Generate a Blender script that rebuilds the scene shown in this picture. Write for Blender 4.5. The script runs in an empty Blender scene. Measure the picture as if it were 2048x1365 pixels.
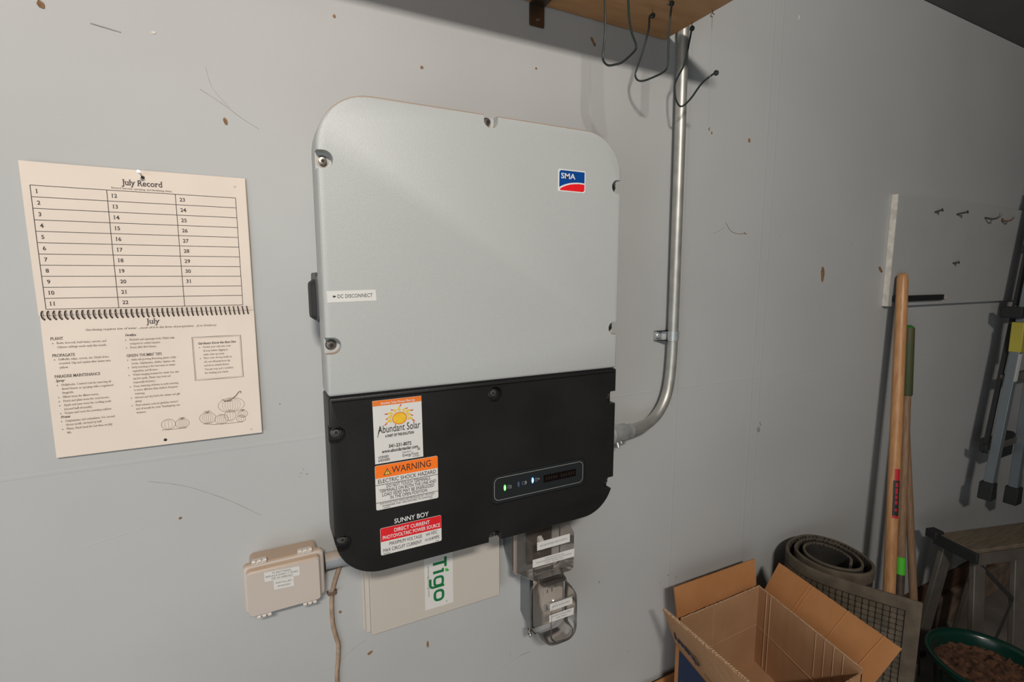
import bpy, bmesh, math, random
from mathutils import Vector, Matrix

# ------------------------------------------------------------------ camera, light, exposure
H = 1.05                      # height of the inverter's lower edge above the floor
sc = bpy.context.scene
C = sc.collection
cam = bpy.data.cameras.new('camera')
cam.sensor_width = 36.0
cam.lens = 1004.62 / 2048 * 36.0
cam.clip_start = 0.02
camo = bpy.data.objects.new('camera', cam)
C.objects.link(camo)
camo.matrix_world = Matrix((
    (0.889753, 0.058809, -0.452637, -0.08916),
    (-0.456442, 0.114417, -0.882366, -0.96817),
    (-0.000101, 0.991691, 0.128646, 0.47288 + H),
    (0, 0, 0, 1)))
sc.camera = camo

world = bpy.data.worlds.new('garage_ambient')
sc.world = world
world.use_nodes = True
wb = world.node_tree.nodes['Background']
wb.inputs[0].default_value = (0.93, 0.97, 1.0, 1)
wb.inputs[1].default_value = 0.04

def aim(o, target):
    o.rotation_euler = (o.location - Vector(target)).to_track_quat('Z', 'Y').to_euler()

lamp = bpy.data.lights.new('shop_light', 'AREA')         # short shop-light tube under the sloping garage ceiling, behind the camera
lamp.shape = 'RECTANGLE'
lamp.size = 0.40
lamp.size_y = 0.12
lamp.energy = 58
lamp.color = (1.0, 0.93, 0.85)
lampo = bpy.data.objects.new('shop_light', lamp)
lampo.location = (-0.45, -2.5, 1.64 + H)
aim(lampo, (-0.2, 0.0, 0.38 + H))
C.objects.link(lampo)

fill = bpy.data.lights.new('cool_left_fill', 'AREA')   # added cool fill from behind left, standing in for unseen daylight and room bounce
fill.shape = 'RECTANGLE'
fill.size = 2.4
fill.size_y = 2.0
fill.energy = 37
fill.color = (0.9, 0.96, 1.0)
fillo = bpy.data.objects.new('cool_left_fill', fill)
fillo.location = (-2.0, -2.4, 0.95)
aim(fillo, (-0.3, 0, 1.45))
C.objects.link(fillo)

vs = sc.view_settings
vs.view_transform = 'Standard'
vs.look = 'None'
vs.exposure = 0.0
vs.gamma = 1.0
vs.use_curve_mapping = False

random.seed(7)

# ------------------------------------------------------------------ materials
def lin(r, g, b):
    def f(c):
        c /= 255.0
        return c / 12.92 if c <= 0.04045 else ((c + 0.055) / 1.055) ** 2.4
    return (f(r), f(g), f(b))

def mat(name, col, rough=0.6, metal=0.0, var=0.06, vscale=6.0, bump=0.0, bscale=200.0, spec=0.5, emit=None, estr=0.0,
        stretch=None, col2=None, dust=None):
    m = bpy.data.materials.new(name)
    m.use_nodes = True
    nt = m.node_tree
    bs = nt.nodes['Principled BSDF']
    bs.inputs['Roughness'].default_value = rough
    bs.inputs['Metallic'].default_value = metal
    bs.inputs['Specular IOR Level'].default_value = spec
    tc = nt.nodes.new('ShaderNodeTexCoord')
    mp = nt.nodes.new('ShaderNodeMapping')
    if stretch:
        mp.inputs['Scale'].default_value = stretch
    nt.links.new(tc.outputs['Object'], mp.inputs['Vector'])
    no = nt.nodes.new('ShaderNodeTexNoise')
    no.inputs['Scale'].default_value = vscale
    no.inputs['Detail'].default_value = 4
    nt.links.new(mp.outputs[0], no.inputs['Vector'])
    ra = nt.nodes.new('ShaderNodeValToRGB')
    c2 = col2 if col2 else tuple(c * (1 - var) for c in col)
    ra.color_ramp.elements[0].position = 0.35
    ra.color_ramp.elements[1].position = 0.65
    ra.color_ramp.elements[0].color = (*c2, 1)
    ra.color_ramp.elements[1].color = (*(col if col2 else tuple(min(1, c * (1 + var)) for c in col)), 1)
    nt.links.new(no.outputs['Fac'], ra.inputs['Fac'])
    out = ra.outputs['Color']
    if dust:                                   # pale dust settled on surfaces that face up
        ge = nt.nodes.new('ShaderNodeNewGeometry')
        sx = nt.nodes.new('ShaderNodeSeparateXYZ')
        nt.links.new(ge.outputs['Normal'], sx.inputs[0])
        mr = nt.nodes.new('ShaderNodeMapRange')
        mr.inputs[1].default_value = 0.25
        mr.inputs[2].default_value = 0.8
        nt.links.new(sx.outputs['Z'], mr.inputs[0])
        mx = nt.nodes.new('ShaderNodeMix')
        mx.data_type = 'RGBA'
        nt.links.new(mr.outputs[0], mx.inputs[0])
        nt.links.new(out, mx.inputs[6])
        mx.inputs[7].default_value = (*dust, 1)
        out = mx.outputs[2]
    nt.links.new(out, bs.inputs['Base Color'])
    if bump:
        n2 = nt.nodes.new('ShaderNodeTexNoise')
        n2.inputs['Scale'].default_value = bscale
        nt.links.new(mp.outputs[0], n2.inputs['Vector'])
        bp = nt.nodes.new('ShaderNodeBump')
        bp.inputs['Strength'].default_value = bump
        bp.inputs['Distance'].default_value = 0.001
        nt.links.new(n2.outputs['Fac'], bp.inputs['Height'])
        nt.links.new(bp.outputs[0], bs.inputs['Normal'])
    if emit:
        bs.inputs['Emission Color'].default_value = (*emit, 1)
        bs.inputs['Emission Strength'].default_value = estr
    return m

def wall_material():
    m = mat('painted_drywall', (0.43, 0.435, 0.43), 0.62, var=0.035, vscale=2.2)
    nt = m.node_tree
    bs = nt.nodes['Principled BSDF']
    tc = nt.nodes['Texture Coordinate']
    sx = nt.nodes.new('ShaderNodeSeparateXYZ')
    nt.links.new(tc.outputs['Object'], sx.inputs[0])
    def ridge(sock, at, width):                # a taped joint: a low rounded ridge in the paint
        a = nt.nodes.new('ShaderNodeMath'); a.operation = 'SUBTRACT'; a.inputs[1].default_value = at
        nt.links.new(sock, a.inputs[0])
        b = nt.nodes.new('ShaderNodeMath'); b.operation = 'ABSOLUTE'
        nt.links.new(a.outputs[0], b.inputs[0])
        c = nt.nodes.new('ShaderNodeMapRange'); c.interpolation_type = 'SMOOTHSTEP'
        c.inputs[1].default_value = width; c.inputs[2].default_value = width * 0.55
        c.inputs[3].default_value = 0; c.inputs[4].default_value = 1
        nt.links.new(b.outputs[0], c.inputs[0])
        return c.outputs[0]
    parts = [ridge(sx.outputs['Z'], 0.176 + H, 0.0035), ridge(sx.outputs['X'], 0.902, 0.004), ridge(sx.outputs['X'], 1.20, 0.004), ridge(sx.outputs['X'], 1.235, 0.003)]
    s = parts[0]
    for p in parts[1:]:
        ad = nt.nodes.new('ShaderNodeMath'); ad.operation = 'ADD'
        nt.links.new(s, ad.inputs[0]); nt.links.new(p, ad.inputs[1])
        s = ad.outputs[0]
    n2 = nt.nodes.new('ShaderNodeTexNoise'); n2.inputs['Scale'].default_value = 130; n2.inputs['Detail'].default_value = 5
    nt.links.new(tc.outputs['Object'], n2.inputs['Vector'])
    ad = nt.nodes.new('ShaderNodeMath'); ad.operation = 'MULTIPLY_ADD'
    ad.inputs[1].default_value = 0.55
    nt.links.new(n2.outputs['Fac'], ad.inputs[0]); nt.links.new(s, ad.inputs[2])
    bp = nt.nodes.new('ShaderNodeBump'); bp.inputs['Strength'].default_value = 0.3; bp.inputs['Distance'].default_value = 0.0009
    nt.links.new(ad.outputs[0], bp.inputs['Height'])
    nt.links.new(bp.outputs[0], bs.inputs['Normal'])
    # fly specks and small dirt marks
    vo = nt.nodes.new('ShaderNodeTexVoronoi'); vo.inputs['Scale'].default_value = 9.0
    nt.links.new(tc.outputs['Object'], vo.inputs['Vector'])
    sp = nt.nodes.new('ShaderNodeMapRange')
    sp.inputs[1].default_value = 0.016; sp.inputs[2].default_value = 0.010; sp.inputs[3].default_value = 0; sp.inputs[4].default_value = 0.7
    nt.links.new(vo.outputs['Distance'], sp.inputs[0])
    mx = nt.nodes.new('ShaderNodeMix'); mx.data_type = 'RGBA'
    nt.links.new(sp.outputs[0], mx.inputs[0])
    nt.links.new(nt.nodes['Color Ramp'].outputs[0], mx.inputs[6])
    mx.inputs[7].default_value = (0.09, 0.08, 0.065, 1)
    nt.links.new(mx.outputs[2], bs.inputs['Base Color'])
    return m

def wood_material(name, a, b, stretch, rough=0.5, scale=9):
    return mat(name, a, rough, vscale=scale, col2=b, stretch=stretch, bump=0.15, bscale=60)

def clear_plastic(name, tint, gloss_rough=0.08, haze=0.1):
    m = bpy.data.materials.new(name)
    m.use_nodes = True
    nt = m.node_tree
    nt.nodes.clear()
    o = nt.nodes.new('ShaderNodeOutputMaterial')
    tr = nt.nodes.new('ShaderNodeBsdfTransparent'); tr.inputs[0].default_value = (*tint, 1)
    gl = nt.nodes.new('ShaderNodeBsdfGlossy'); gl.inputs['Roughness'].default_value = gloss_rough
    gl.inputs[0].default_value = (0.9, 0.9, 0.9, 1)
    di = nt.nodes.new('ShaderNodeBsdfDiffuse'); di.inputs[0].default_value = (0.7, 0.65, 0.6, 1)
    tc = nt.nodes.new('ShaderNodeTexCoord')
    no = nt.nodes.new('ShaderNodeTexNoise'); no.inputs['Scale'].default_value = 40
    nt.links.new(tc.outputs['Object'], no.inputs['Vector'])
    hz = nt.nodes.new('ShaderNodeMath'); hz.operation = 'MULTIPLY'; hz.inputs[1].default_value = haze * 2
    nt.links.new(no.outputs['Fac'], hz.inputs[0])
    m1 = nt.nodes.new('ShaderNodeMixShader')
    nt.links.new(hz.outputs[0], m1.inputs[0]); nt.links.new(tr.outputs[0], m1.inputs[1]); nt.links.new(di.outputs[0], m1.inputs[2])
    fr = nt.nodes.new('ShaderNodeFresnel'); fr.inputs[0].default_value = 1.45
    m2 = nt.nodes.new('ShaderNodeMixShader')
    nt.links.new(fr.outputs[0], m2.inputs[0]); nt.links.new(m1.outputs[0], m2.inputs[1]); nt.links.new(gl.outputs[0], m2.inputs[2])
    nt.links.new(m2.outputs[0], o.inputs[0])
    return m

def cardboard_material(name, a, b, axis_scale):
    m = mat(name, a, 0.85, vscale=12, col2=b, spec=0.2)
    nt = m.node_tree
    wv = nt.nodes.new('ShaderNodeTexWave')
    wv.bands_direction = 'X'
    wv.inputs['Scale'].default_value = 55
    wv.inputs['Distortion'].default_value = 0.4
    tc = nt.nodes['Texture Coordinate']
    mp = nt.nodes.new('ShaderNodeMapping'); mp.inputs['Scale'].default_value = axis_scale
    nt.links.new(tc.outputs['Object'], mp.inputs[0]); nt.links.new(mp.outputs[0], wv.inputs['Vector'])
    bp = nt.nodes.new('ShaderNodeBump'); bp.inputs['Strength'].default_value = 0.25; bp.inputs['Distance'].default_value = 0.0007
    nt.links.new(wv.outputs['Fac'], bp.inputs['Height'])
    nt.links.new(bp.outputs[0], nt.nodes['Principled BSDF'].inputs['Normal'])
    return m

M = dict(
    wall=wall_material(),
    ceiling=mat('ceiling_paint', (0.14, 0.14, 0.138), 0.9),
    floor=mat('concrete', (0.16, 0.14, 0.12), 0.9, var=0.25, vscale=5, bump=0.4, bscale=60),
    curb=mat('dirty_concrete', (0.17, 0.115, 0.08), 0.95, var=0.35, vscale=14, bump=0.6, bscale=80),
    sill=wood_material('old_sill_wood', (0.115, 0.05, 0.025), (0.06, 0.028, 0.015), (1, 8, 8)),
    cover=mat('light_grey_powder_coat', (0.43, 0.445, 0.435), 0.42, var=0.01, bump=0.35, bscale=700, dust=(0.42, 0.30, 0.22)),
    black=mat('black_powder_coat', (0.011, 0.011, 0.011), 0.46, var=0.2, vscale=9, bump=0.3, bscale=700, spec=0.4),
    blackgloss=mat('dark_display_plastic', (0.016, 0.018, 0.02), 0.35),
    backplate=mat('mounting_steel', (0.3, 0.3, 0.3), 0.5, metal=0.6),
    steel=mat('screw_steel', (0.42, 0.38, 0.34), 0.3, metal=1.0, var=0.15, vscale=200),
    darksteel=mat('dark_screw_steel', (0.16, 0.15, 0.145), 0.4, metal=0.7, var=0.15, vscale=200),
    socket=mat('socket_shadow_steel', (0.03, 0.025, 0.02), 0.6, metal=0.5),
    rubber=mat('black_rubber', (0.015, 0.015, 0.016), 0.7),
    switchgrey=mat('dark_grey_plastic', (0.055, 0.055, 0.06), 0.45),
    white=mat('label_white', (0.66, 0.65, 0.62), 0.5, var=0.02),
    whiteprint=mat('white_print', (0.7, 0.7, 0.7), 0.5, var=0.01),
    greyprint=mat('grey_print', (0.32, 0.32, 0.31), 0.5, var=0.01),
    ink=mat('black_ink', (0.02, 0.02, 0.022), 0.6, var=0.01),
    softink=mat('faded_ink', (0.16, 0.15, 0.15), 0.7, var=0.01),
    pageink=mat('calendar_ink', (0.045, 0.035, 0.035), 0.7, var=0.05),
    pagesoft=mat('calendar_small_ink', (0.19, 0.15, 0.125), 0.8, var=0.05),
    orange=mat('warning_orange', lin(244, 118, 32), 0.5, var=0.01),
    bandorange=mat('band_orange', lin(224, 116, 40), 0.5, var=0.01),
    red=mat('label_red', lin(214, 30, 38), 0.5, var=0.01),
    logoblue=mat('logo_blue', lin(0, 66, 140), 0.4, var=0.01),
    logored=mat('logo_red', lin(228, 26, 34), 0.4, var=0.01),
    sunyellow=mat('sun_yellow', lin(226, 178, 40), 0.5, col2=lin(236, 196, 60), vscale=60),
    sunorange=mat('sun_orange', lin(222, 120, 36), 0.5, var=0.02),
    rayyellow=mat('ray_yellow', lin(222, 190, 70), 0.5, var=0.02),
    rayred=mat('ray_red', lin(200, 50, 46), 0.5, var=0.02),
    green=mat('logo_green', lin(20, 112, 62), 0.5, var=0.01),
    leaf=mat('leaf_green', lin(70, 176, 70), 0.5, var=0.01),
    ledg=mat('green_led', (0.1, 0.8, 0.1), 0.3, emit=(0.02, 1.0, 0.02), estr=2.5),
    ledgc=mat('green_led_core', (0.3, 0.9, 0.3), 0.3, emit=(0.25, 1.0, 0.2), estr=4),
    ledb=mat('blue_led', (0.1, 0.3, 1.0), 0.3, emit=(0.0, 0.10, 1.0), estr=9),
    ledbc=mat('blue_led_core', (0.5, 0.7, 1.0), 0.3, emit=(0.35, 0.6, 1.0), estr=5),
    ledoff=mat('unlit_led', (0.05, 0.09, 0.16), 0.3),
    ledwhite=mat('led_icon', (0.35, 0.37, 0.4), 0.4, var=0.01),
    screen=mat('display_glass', (0.004, 0.003, 0.003), 0.15),
    amber=mat('display_pixels', (0.016, 0.008, 0.004), 0.5),
    paper=mat('aged_paper', (0.735, 0.64, 0.555), 0.85, var=0.03, vscale=8, spec=0.2),
    paperedge=mat('paper_edges', (0.45, 0.38, 0.3), 0.9),
    coil=mat('bronze_wire', (0.055, 0.04, 0.034), 0.35, metal=0.6),
    galv=mat('galvanised_steel', (0.44, 0.435, 0.405), 0.46, metal=0.65, var=0.12, vscale=30, bump=0.05, bscale=90),
    zinc=mat('zinc_strap', (0.46, 0.48, 0.48), 0.38, metal=0.5, var=0.1, vscale=50),
    beige=mat('beige_plastic', (0.52, 0.455, 0.405), 0.32, var=0.02, dust=(0.45, 0.33, 0.24)),
    beigelight=mat('pale_beige_plastic', (0.6, 0.54, 0.48), 0.35, var=0.02),
    cream=mat('cream_enclosure', (0.53, 0.485, 0.43), 0.4, var=0.015),
    pvc=mat('grey_pvc', (0.30, 0.32, 0.345), 0.28, var=0.05, vscale=25, dust=(0.4, 0.33, 0.27)),
    cable=mat('dusty_cable', (0.33, 0.235, 0.165), 0.75, var=0.25, vscale=60, bump=0.3, bscale=300),
    staple=mat('rusty_staple', (0.19, 0.11, 0.08), 0.6, metal=0.4),
    boxgrey=mat('grey_cast_metal', (0.20, 0.215, 0.22), 0.4, metal=0.3, var=0.06, vscale=20),
    gasket=mat('tan_gasket', (0.27, 0.20, 0.16), 0.6),
    smoke=clear_plastic('smoked_clear_cover', (0.93, 0.92, 0.905), 0.10, 0.035),
    clear=clear_plastic('clear_cover', (0.985, 0.975, 0.965), 0.12, 0.045),
    device=mat('dark_brown_device', (0.05, 0.035, 0.028), 0.45),
    plate=mat('receptacle_grey', (0.40, 0.355, 0.31), 0.5),
    innerflange=mat('inner_flange_grey', (0.3, 0.28, 0.26), 0.5),
    shelfwood=mat('varnished_plywood', (0.58, 0.32, 0.14), 0.5, vscale=5, col2=(0.5, 0.265, 0.105), stretch=(2, 9, 9), bump=0.1, bscale=80),
    bronze=mat('bronze_bracket', (0.16, 0.115, 0.08), 0.35, metal=0.8),
    wire=mat('green_coated_wire', (0.018, 0.028, 0.026), 0.4),
    thread=mat('thread', (0.3, 0.29, 0.28), 0.8),
    board=mat('painted_board', (0.40, 0.40, 0.39), 0.7, var=0.03),
    rawedge=mat('chipped_board_edge', (0.62, 0.58, 0.52), 0.85, var=0.15, vscale=40),
    chip=mat('brown_paper_chip', (0.23, 0.125, 0.06), 0.9, var=0.3, vscale=90),
    palechip=mat('pale_chip', (0.62, 0.58, 0.5), 0.9),
    scuff=mat('dark_scuff', (0.29, 0.28, 0.265), 0.9, var=0.2, vscale=60),
    nail=mat('nail_steel', (0.12, 0.115, 0.11), 0.4, metal=0.8),
    brightnail=mat('bright_nail', (0.75, 0.75, 0.75), 0.25, metal=0.9),
    magnet=mat('magnet_strip', (0.012, 0.012, 0.012), 0.5),
    ash=wood_material('ash_handle', (0.54, 0.285, 0.125), (0.43, 0.205, 0.08), (14, 14, 1.2), 0.4),
    oldwood=wood_material('weathered_handle', (0.28, 0.17, 0.095), (0.2, 0.11, 0.06), (14, 14, 1.2), 0.6),
    redtape=mat('red_collar', (0.5, 0.02, 0.03), 0.5),
    greengrip=mat('green_grip', (0.035, 0.07, 0.02), 0.6, col2=(0.09, 0.065, 0.03), vscale=10),
    greencap=mat('green_cap', (0.04, 0.16, 0.03), 0.5),
    greenband=mat('bright_green_band', (0.08, 0.5, 0.03), 0.5),
    iron=mat('rusty_iron', (0.1, 0.07, 0.055), 0.6, metal=0.6, var=0.3, vscale=20),
    alu=mat('blue_grey_rail', (0.19, 0.215, 0.235), 0.35, metal=0.35, var=0.06),
    yellow=mat('yellow_sleeve', (0.42, 0.36, 0.05), 0.5),
    greyalu=mat('weathered_aluminium', (0.14, 0.122, 0.102), 0.5, metal=0.3, var=0.15, vscale=12),
    plank=wood_material('weathered_plank', (0.18, 0.14, 0.095), (0.12, 0.095, 0.068), (1.5, 12, 12), 0.7),
    mat=mat('dusty_rubber_mat', (0.10, 0.078, 0.053), 0.9, var=0.25, vscale=25, bump=0.5, bscale=500),
    matdark=mat('mat_groove_rubber', (0.02, 0.017, 0.014), 0.85, var=0.2, vscale=60),
    pot=mat('dark_green_plastic', (0.004, 0.03, 0.02), 0.25, var=0.08),
    soil=mat('bark_mulch', (0.09, 0.04, 0.02), 0.95, var=0.5, vscale=40, bump=1.0, bscale=90),
    card=cardboard_material('cardboard_outer', (0.44, 0.205, 0.082), (0.40, 0.18, 0.068), (1, 0.25, 0.0)),
    cardin=cardboard_material('cardboard_inner', (0.43, 0.25, 0.135), (0.385, 0.215, 0.112), (1, 1, 0.0)),
    cardedge=mat('torn_cardboard_edge', (0.46, 0.33, 0.22), 0.95, var=0.2, vscale=200),
    navy=mat('navy_print', (0.006, 0.021, 0.07), 0.7, var=0.1, vscale=40),
    printbrown=mat('dark_print', (0.03, 0.02, 0.03), 0.8, var=0.1),
    crease=mat('pressed_crease', (0.45, 0.29, 0.18), 0.9),
)

# ------------------------------------------------------------------ mesh helpers
def org(o):
    while o.parent:
        o = o.parent
    return o.location - Vector((0, 0, H))

class MB:
    """Collects geometry in room coordinates (z measured from the inverter's lower edge)."""
    def __init__(s):
        s.v, s.f = [], []
    def add(s, vs_, fs):
        b = len(s.v)
        s.v += [tuple(p) for p in vs_]
        s.f += [tuple(b + i for i in f) for f in fs]
        return s
    def box(s, x0, x1, y0, y1, z0, z1):
        p = [(x, y, z) for z in (z0, z1) for y in (y0, y1) for x in (x0, x1)]
        return s.add(p, [(0, 2, 3, 1), (4, 5, 7, 6), (0, 1, 5, 4), (2, 6, 7, 3), (0, 4, 6, 2), (1, 3, 7, 5)])
    def obox(s, c, ax, ay, az):
        c, ax, ay, az = map(Vector, (c, ax, ay, az))
        p = [c + i * ax + j * ay + k * az for k in (-1, 1) for j in (-1, 1) for i in (-1, 1)]
        return s.add(p, [(0, 2, 3, 1), (4, 5, 7, 6), (0, 1, 5, 4), (2, 6, 7, 3), (0, 4, 6, 2), (1, 3, 7, 5)])
    def beam(s, a, b, w, d, side=(0, 1, 0)):
        a, b = Vector(a), Vector(b)
        t = (b - a)
        n = Vector(side)
        u = t.cross(n).normalized()
        n = u.cross(t).normalized()
        return s.obox((a + b) / 2, t / 2, u * w / 2, n * d / 2)
    def loops(s, ls, cap0=True, cap1=True):
        n = len(ls[0])
        fs = []
        for k in range(len(ls) - 1):
            for i in range(n):
                j = (i + 1) % n
                fs.append((k * n + i, k * n + j, (k + 1) * n + j, (k + 1) * n + i))
        if cap0: fs.append(tuple(range(n - 1, -1, -1)))
        if cap1: fs.append(tuple((len(ls) - 1) * n + i for i in range(n)))
        return s.add([p for l in ls for p in l], fs)
    def prism(s, pts, y0, y1):
        return s.loops([[(x, y0, z) for x, z in pts], [(x, y1, z) for x, z in pts]])
    def tube(s, path, r, n=10, caps=True, closed=False):
        P = [Vector(p) for p in path]
        rs = r if isinstance(r, (list, tuple)) else [r] * len(P)
        ls = []
        prev = None
        for i, p in enumerate(P):
            if closed:
                t = P[(i + 1) % len(P)] - P[i - 1]
            else:
                t = P[min(i + 1, len(P) - 1)] - P[max(i - 1, 0)]
            t.normalize()
            if prev is None:
                u = t.orthogonal().normalized()
            else:
                u = (prev - t * prev.dot(t)).normalized()
            prev = u
            w = t.cross(u)
            ls.append([p + rs[i] * (math.cos(a) * u + math.sin(a) * w) for a in (2 * math.pi * k / n for k in range(n))])
        if closed:
            ls.append(ls[0])
            return s.loops(ls, False, False)
        return s.loops(ls, caps, caps)
    def lathe(s, c, axis, prof, n=24):
        axis = Vector(axis).normalized()
        u = axis.orthogonal().normalized()
        w = axis.cross(u)
        c = Vector(c)
        ls = [[c + axis * h + max(r, 1e-5) * (math.cos(a) * u + math.sin(a) * w) for a in (2 * math.pi * k / n for k in range(n))] for r, h in prof]
        return s.loops(ls)
    def build(s, name, m, parent=None, smooth=40, bevel=0, seg=2, solid=0, origin=None):
        me = bpy.data.meshes.new(name)
        if parent:
            o0 = org(parent)
        elif origin is not None:
            o0 = Vector(origin)
        else:
            xs, ys, zs = zip(*s.v)
            o0 = Vector(((min(xs) + max(xs)) / 2, (min(ys) + max(ys)) / 2, min(zs)))
        me.from_pydata([tuple(Vector(p) - o0) for p in s.v], [], s.f)
        bm = bmesh.new(); bm.from_mesh(me)
        bmesh.ops.recalc_face_normals(bm, faces=bm.faces)
        bm.to_mesh(me); bm.free()
        me.materials.append(M[m])
        if smooth:
            me.polygons.foreach_set('use_smooth', [True] * len(me.polygons))
            me.set_sharp_from_angle(angle=math.radians(smooth))
        o = bpy.data.objects.new(name, me)
        C.objects.link(o)
        if parent:
            o.parent = parent
        else:
            o.location = o0 + Vector((0, 0, H))
        if solid:
            md = o.modifiers.new('solidify', 'SOLIDIFY'); md.thickness = solid; md.offset = -1
        if bevel:
            md = o.modifiers.new('bevel', 'BEVEL'); md.width = bevel; md.segments = seg
            md.limit_method = 'ANGLE'; md.angle_limit = math.radians(35)
        return o

def tag(o, label, cat, group=None):
    o['label'] = label
    o['category'] = cat
    if group: o['group'] = group
    return o

def thing(name, label, cat, loc, group=None):
    o = bpy.data.objects.new(name, None)
    o.empty_display_size = 0.03
    C.objects.link(o)
    o.location = Vector(loc) + Vector((0, 0, H))
    return tag(o, label, cat, group)

def struct(o):
    o['kind'] = 'structure'
    return o

def bake(o):
    """Freeze modifiers into the mesh."""
    dg = bpy.context.evaluated_depsgraph_get()
    me = bpy.data.meshes.new_from_object(o.evaluated_get(dg))
    o.modifiers.clear()
    o.data = me
    return o

def cut(o, cutter_mb):
    c = cutter_mb.build('cutter', 'black', None, smooth=0, origin=(0, 0, 0))
    bpy.context.view_layer.update()
    md = o.modifiers.new('cut', 'BOOLEAN')
    md.operation = 'DIFFERENCE'; md.solver = 'EXACT'; md.object = c
    bpy.context.view_layer.update()
    bake(o)
    me = c.data
    bpy.data.objects.remove(c)
    bpy.data.meshes.remove(me)
    for p in o.data.polygons: p.use_smooth = True
    o.data.set_sharp_from_angle(angle=math.radians(30))

def rrect(x0, x1, z0, z1, r, n=6, rs=None):
    """Rounded rectangle, counter-clockwise from the lower right corner; rs = radii (br, tr, tl, bl)."""
    rs = rs or (r, r, r, r)
    pts = []
    for (cx, cz, a0), q in zip(((x1, z0, -90), (x1, z1, 0), (x0, z1, 90), (x0, z0, 180)), rs):
        if q < 1e-6:
            pts.append((cx, cz)); continue
        ox = cx - q if cx == x1 else cx + q
        oz = cz + q if cz == z0 else cz - q
        for k in range(n + 1):
            a = math.radians(a0 + 90 * k / n)
            pts.append((ox + q * math.cos(a), oz + q * math.sin(a)))
    return pts

def catmull(pts, n=6, closed=False):
    P = [Vector(p) for p in pts]
    out = []
    N = len(P)
    rng = range(N if closed else N - 1)
    for i in rng:
        if closed:
            a, b, c, d = P[i - 1], P[i], P[(i + 1) % N], P[(i + 2) % N]
        else:
            a, b, c, d = P[max(i - 1, 0)], P[i], P[i + 1], P[min(i + 2, N - 1)]
        for k in range(n):
            t = k / n
            out.append(0.5 * ((2 * b) + (c - a) * t + (2 * a - 5 * b + 4 * c - d) * t * t + (3 * b - a - 3 * c + d) * t ** 3))
    if not closed:
        out.append(P[-1])
    return out

# ------------------------------------------------------------------ lettering
_tc = {}
def glyphs(s, bold=0.0, shear=0.0, serif=False, space=1.0):
    key = (s, bold, shear, serif, space)
    if key in _tc: return _tc[key]
    cu = bpy.data.curves.new('lettering', 'FONT')
    cu.body = s; cu.size = 1.0; cu.resolution_u = 3; cu.fill_mode = 'FRONT'
    cu.offset = bold; cu.shear = shear; cu.space_character = space
    o = bpy.data.objects.new('lettering', cu)
    C.objects.link(o)
    bpy.context.view_layer.update()
    me = bpy.data.meshes.new_from_object(o.evaluated_get(bpy.context.evaluated_depsgraph_get()))
    v = [(p.co.x, p.co.y) for p in me.vertices]
    f = [tuple(p.vertices) for p in me.polygons]
    if serif:
        use = {}
        for p in f:
            for i in range(len(p)):
                e = tuple(sorted((p[i], p[(i + 1) % len(p)])))
                use.setdefault(e, []).append(p)
        for (a, b), fs in list(use.items()):
            if len(fs) != 1: continue
            (ax, ay), (bx, by) = v[a], v[b]
            if abs(ay - by) < 0.004 and 0.035 < abs(ax - bx) < 0.15:
                cyy = sum(v[i][1] for i in fs[0]) / len(fs[0])
                d = 0.055 if cyy > ay else -0.055
                x0, x1 = min(ax, bx) - 0.07, max(ax, bx) + 0.07
                k = len(v)
                v += [(x0, ay), (x1, ay), (x1, ay + d), (x0, ay + d)]
                f.append((k, k + 1, k + 2, k + 3))
    bpy.data.objects.remove(o); bpy.data.curves.remove(cu); bpy.data.meshes.remove(me)
    _tc[key] = (v, f)
    return _tc[key]

CAP = None
def write(mb, mp, s, u0, v0, cap, u1=None, xs=None, centre=False, **kw):
    """Lettering from u0 on baseline v0; cap = capital height; fitted to u1, or natural width times xs."""
    global CAP
    if CAP is None:
        vv, _ = glyphs('H')
        CAP = max(p[1] for p in vv)
    vv, ff = glyphs(s, **kw)
    x0 = min(p[0] for p in vv); x1 = max(p[0] for p in vv)
    sy = cap / CAP
    sx = (u1 - u0) / (x1 - x0) if u1 is not None else sy * (xs or 1.0)
    if centre:
        u0 = u0 - (x1 - x0) * sx / 2
    mb.add([mp(u0 + (p[0] - x0) * sx, v0 + p[1] * sy) for p in vv], ff)

def strip(mb, mp, pts, w, closed=False):
    P = [Vector((p[0], p[1])) for p in pts]
    L, R_ = [], []
    N = len(P)
    for i in range(N):
        t = (P[(i + 1) % N] - P[i - 1]) if closed else (P[min(i + 1, N - 1)] - P[max(i - 1, 0)])
        if t.length < 1e-9: t = Vector((1, 0))
        t.normalize()
        n = Vector((-t.y, t.x)) * w / 2
        L.append(mp(*(P[i] + n))); R_.append(mp(*(P[i] - n)))
    fs = [(i, (i + 1) % N, N + (i + 1) % N, N + i) for i in range(N if closed else N - 1)]
    mb.add(L + R_, fs)

def patch(mb, mp, pts):
    mb.add([mp(*p) for p in pts], [tuple(range(len(pts)))])

def plane_y(y):
    return lambda u, v: (u, y, v)

def arc(cx, cy, rx, ry, a0, a1, n=14):
    return [(cx + rx * math.cos(math.radians(a0 + (a1 - a0) * k / n)), cy + ry * math.sin(math.radians(a0 + (a1 - a0) * k / n))) for k in range(n + 1)]

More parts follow.
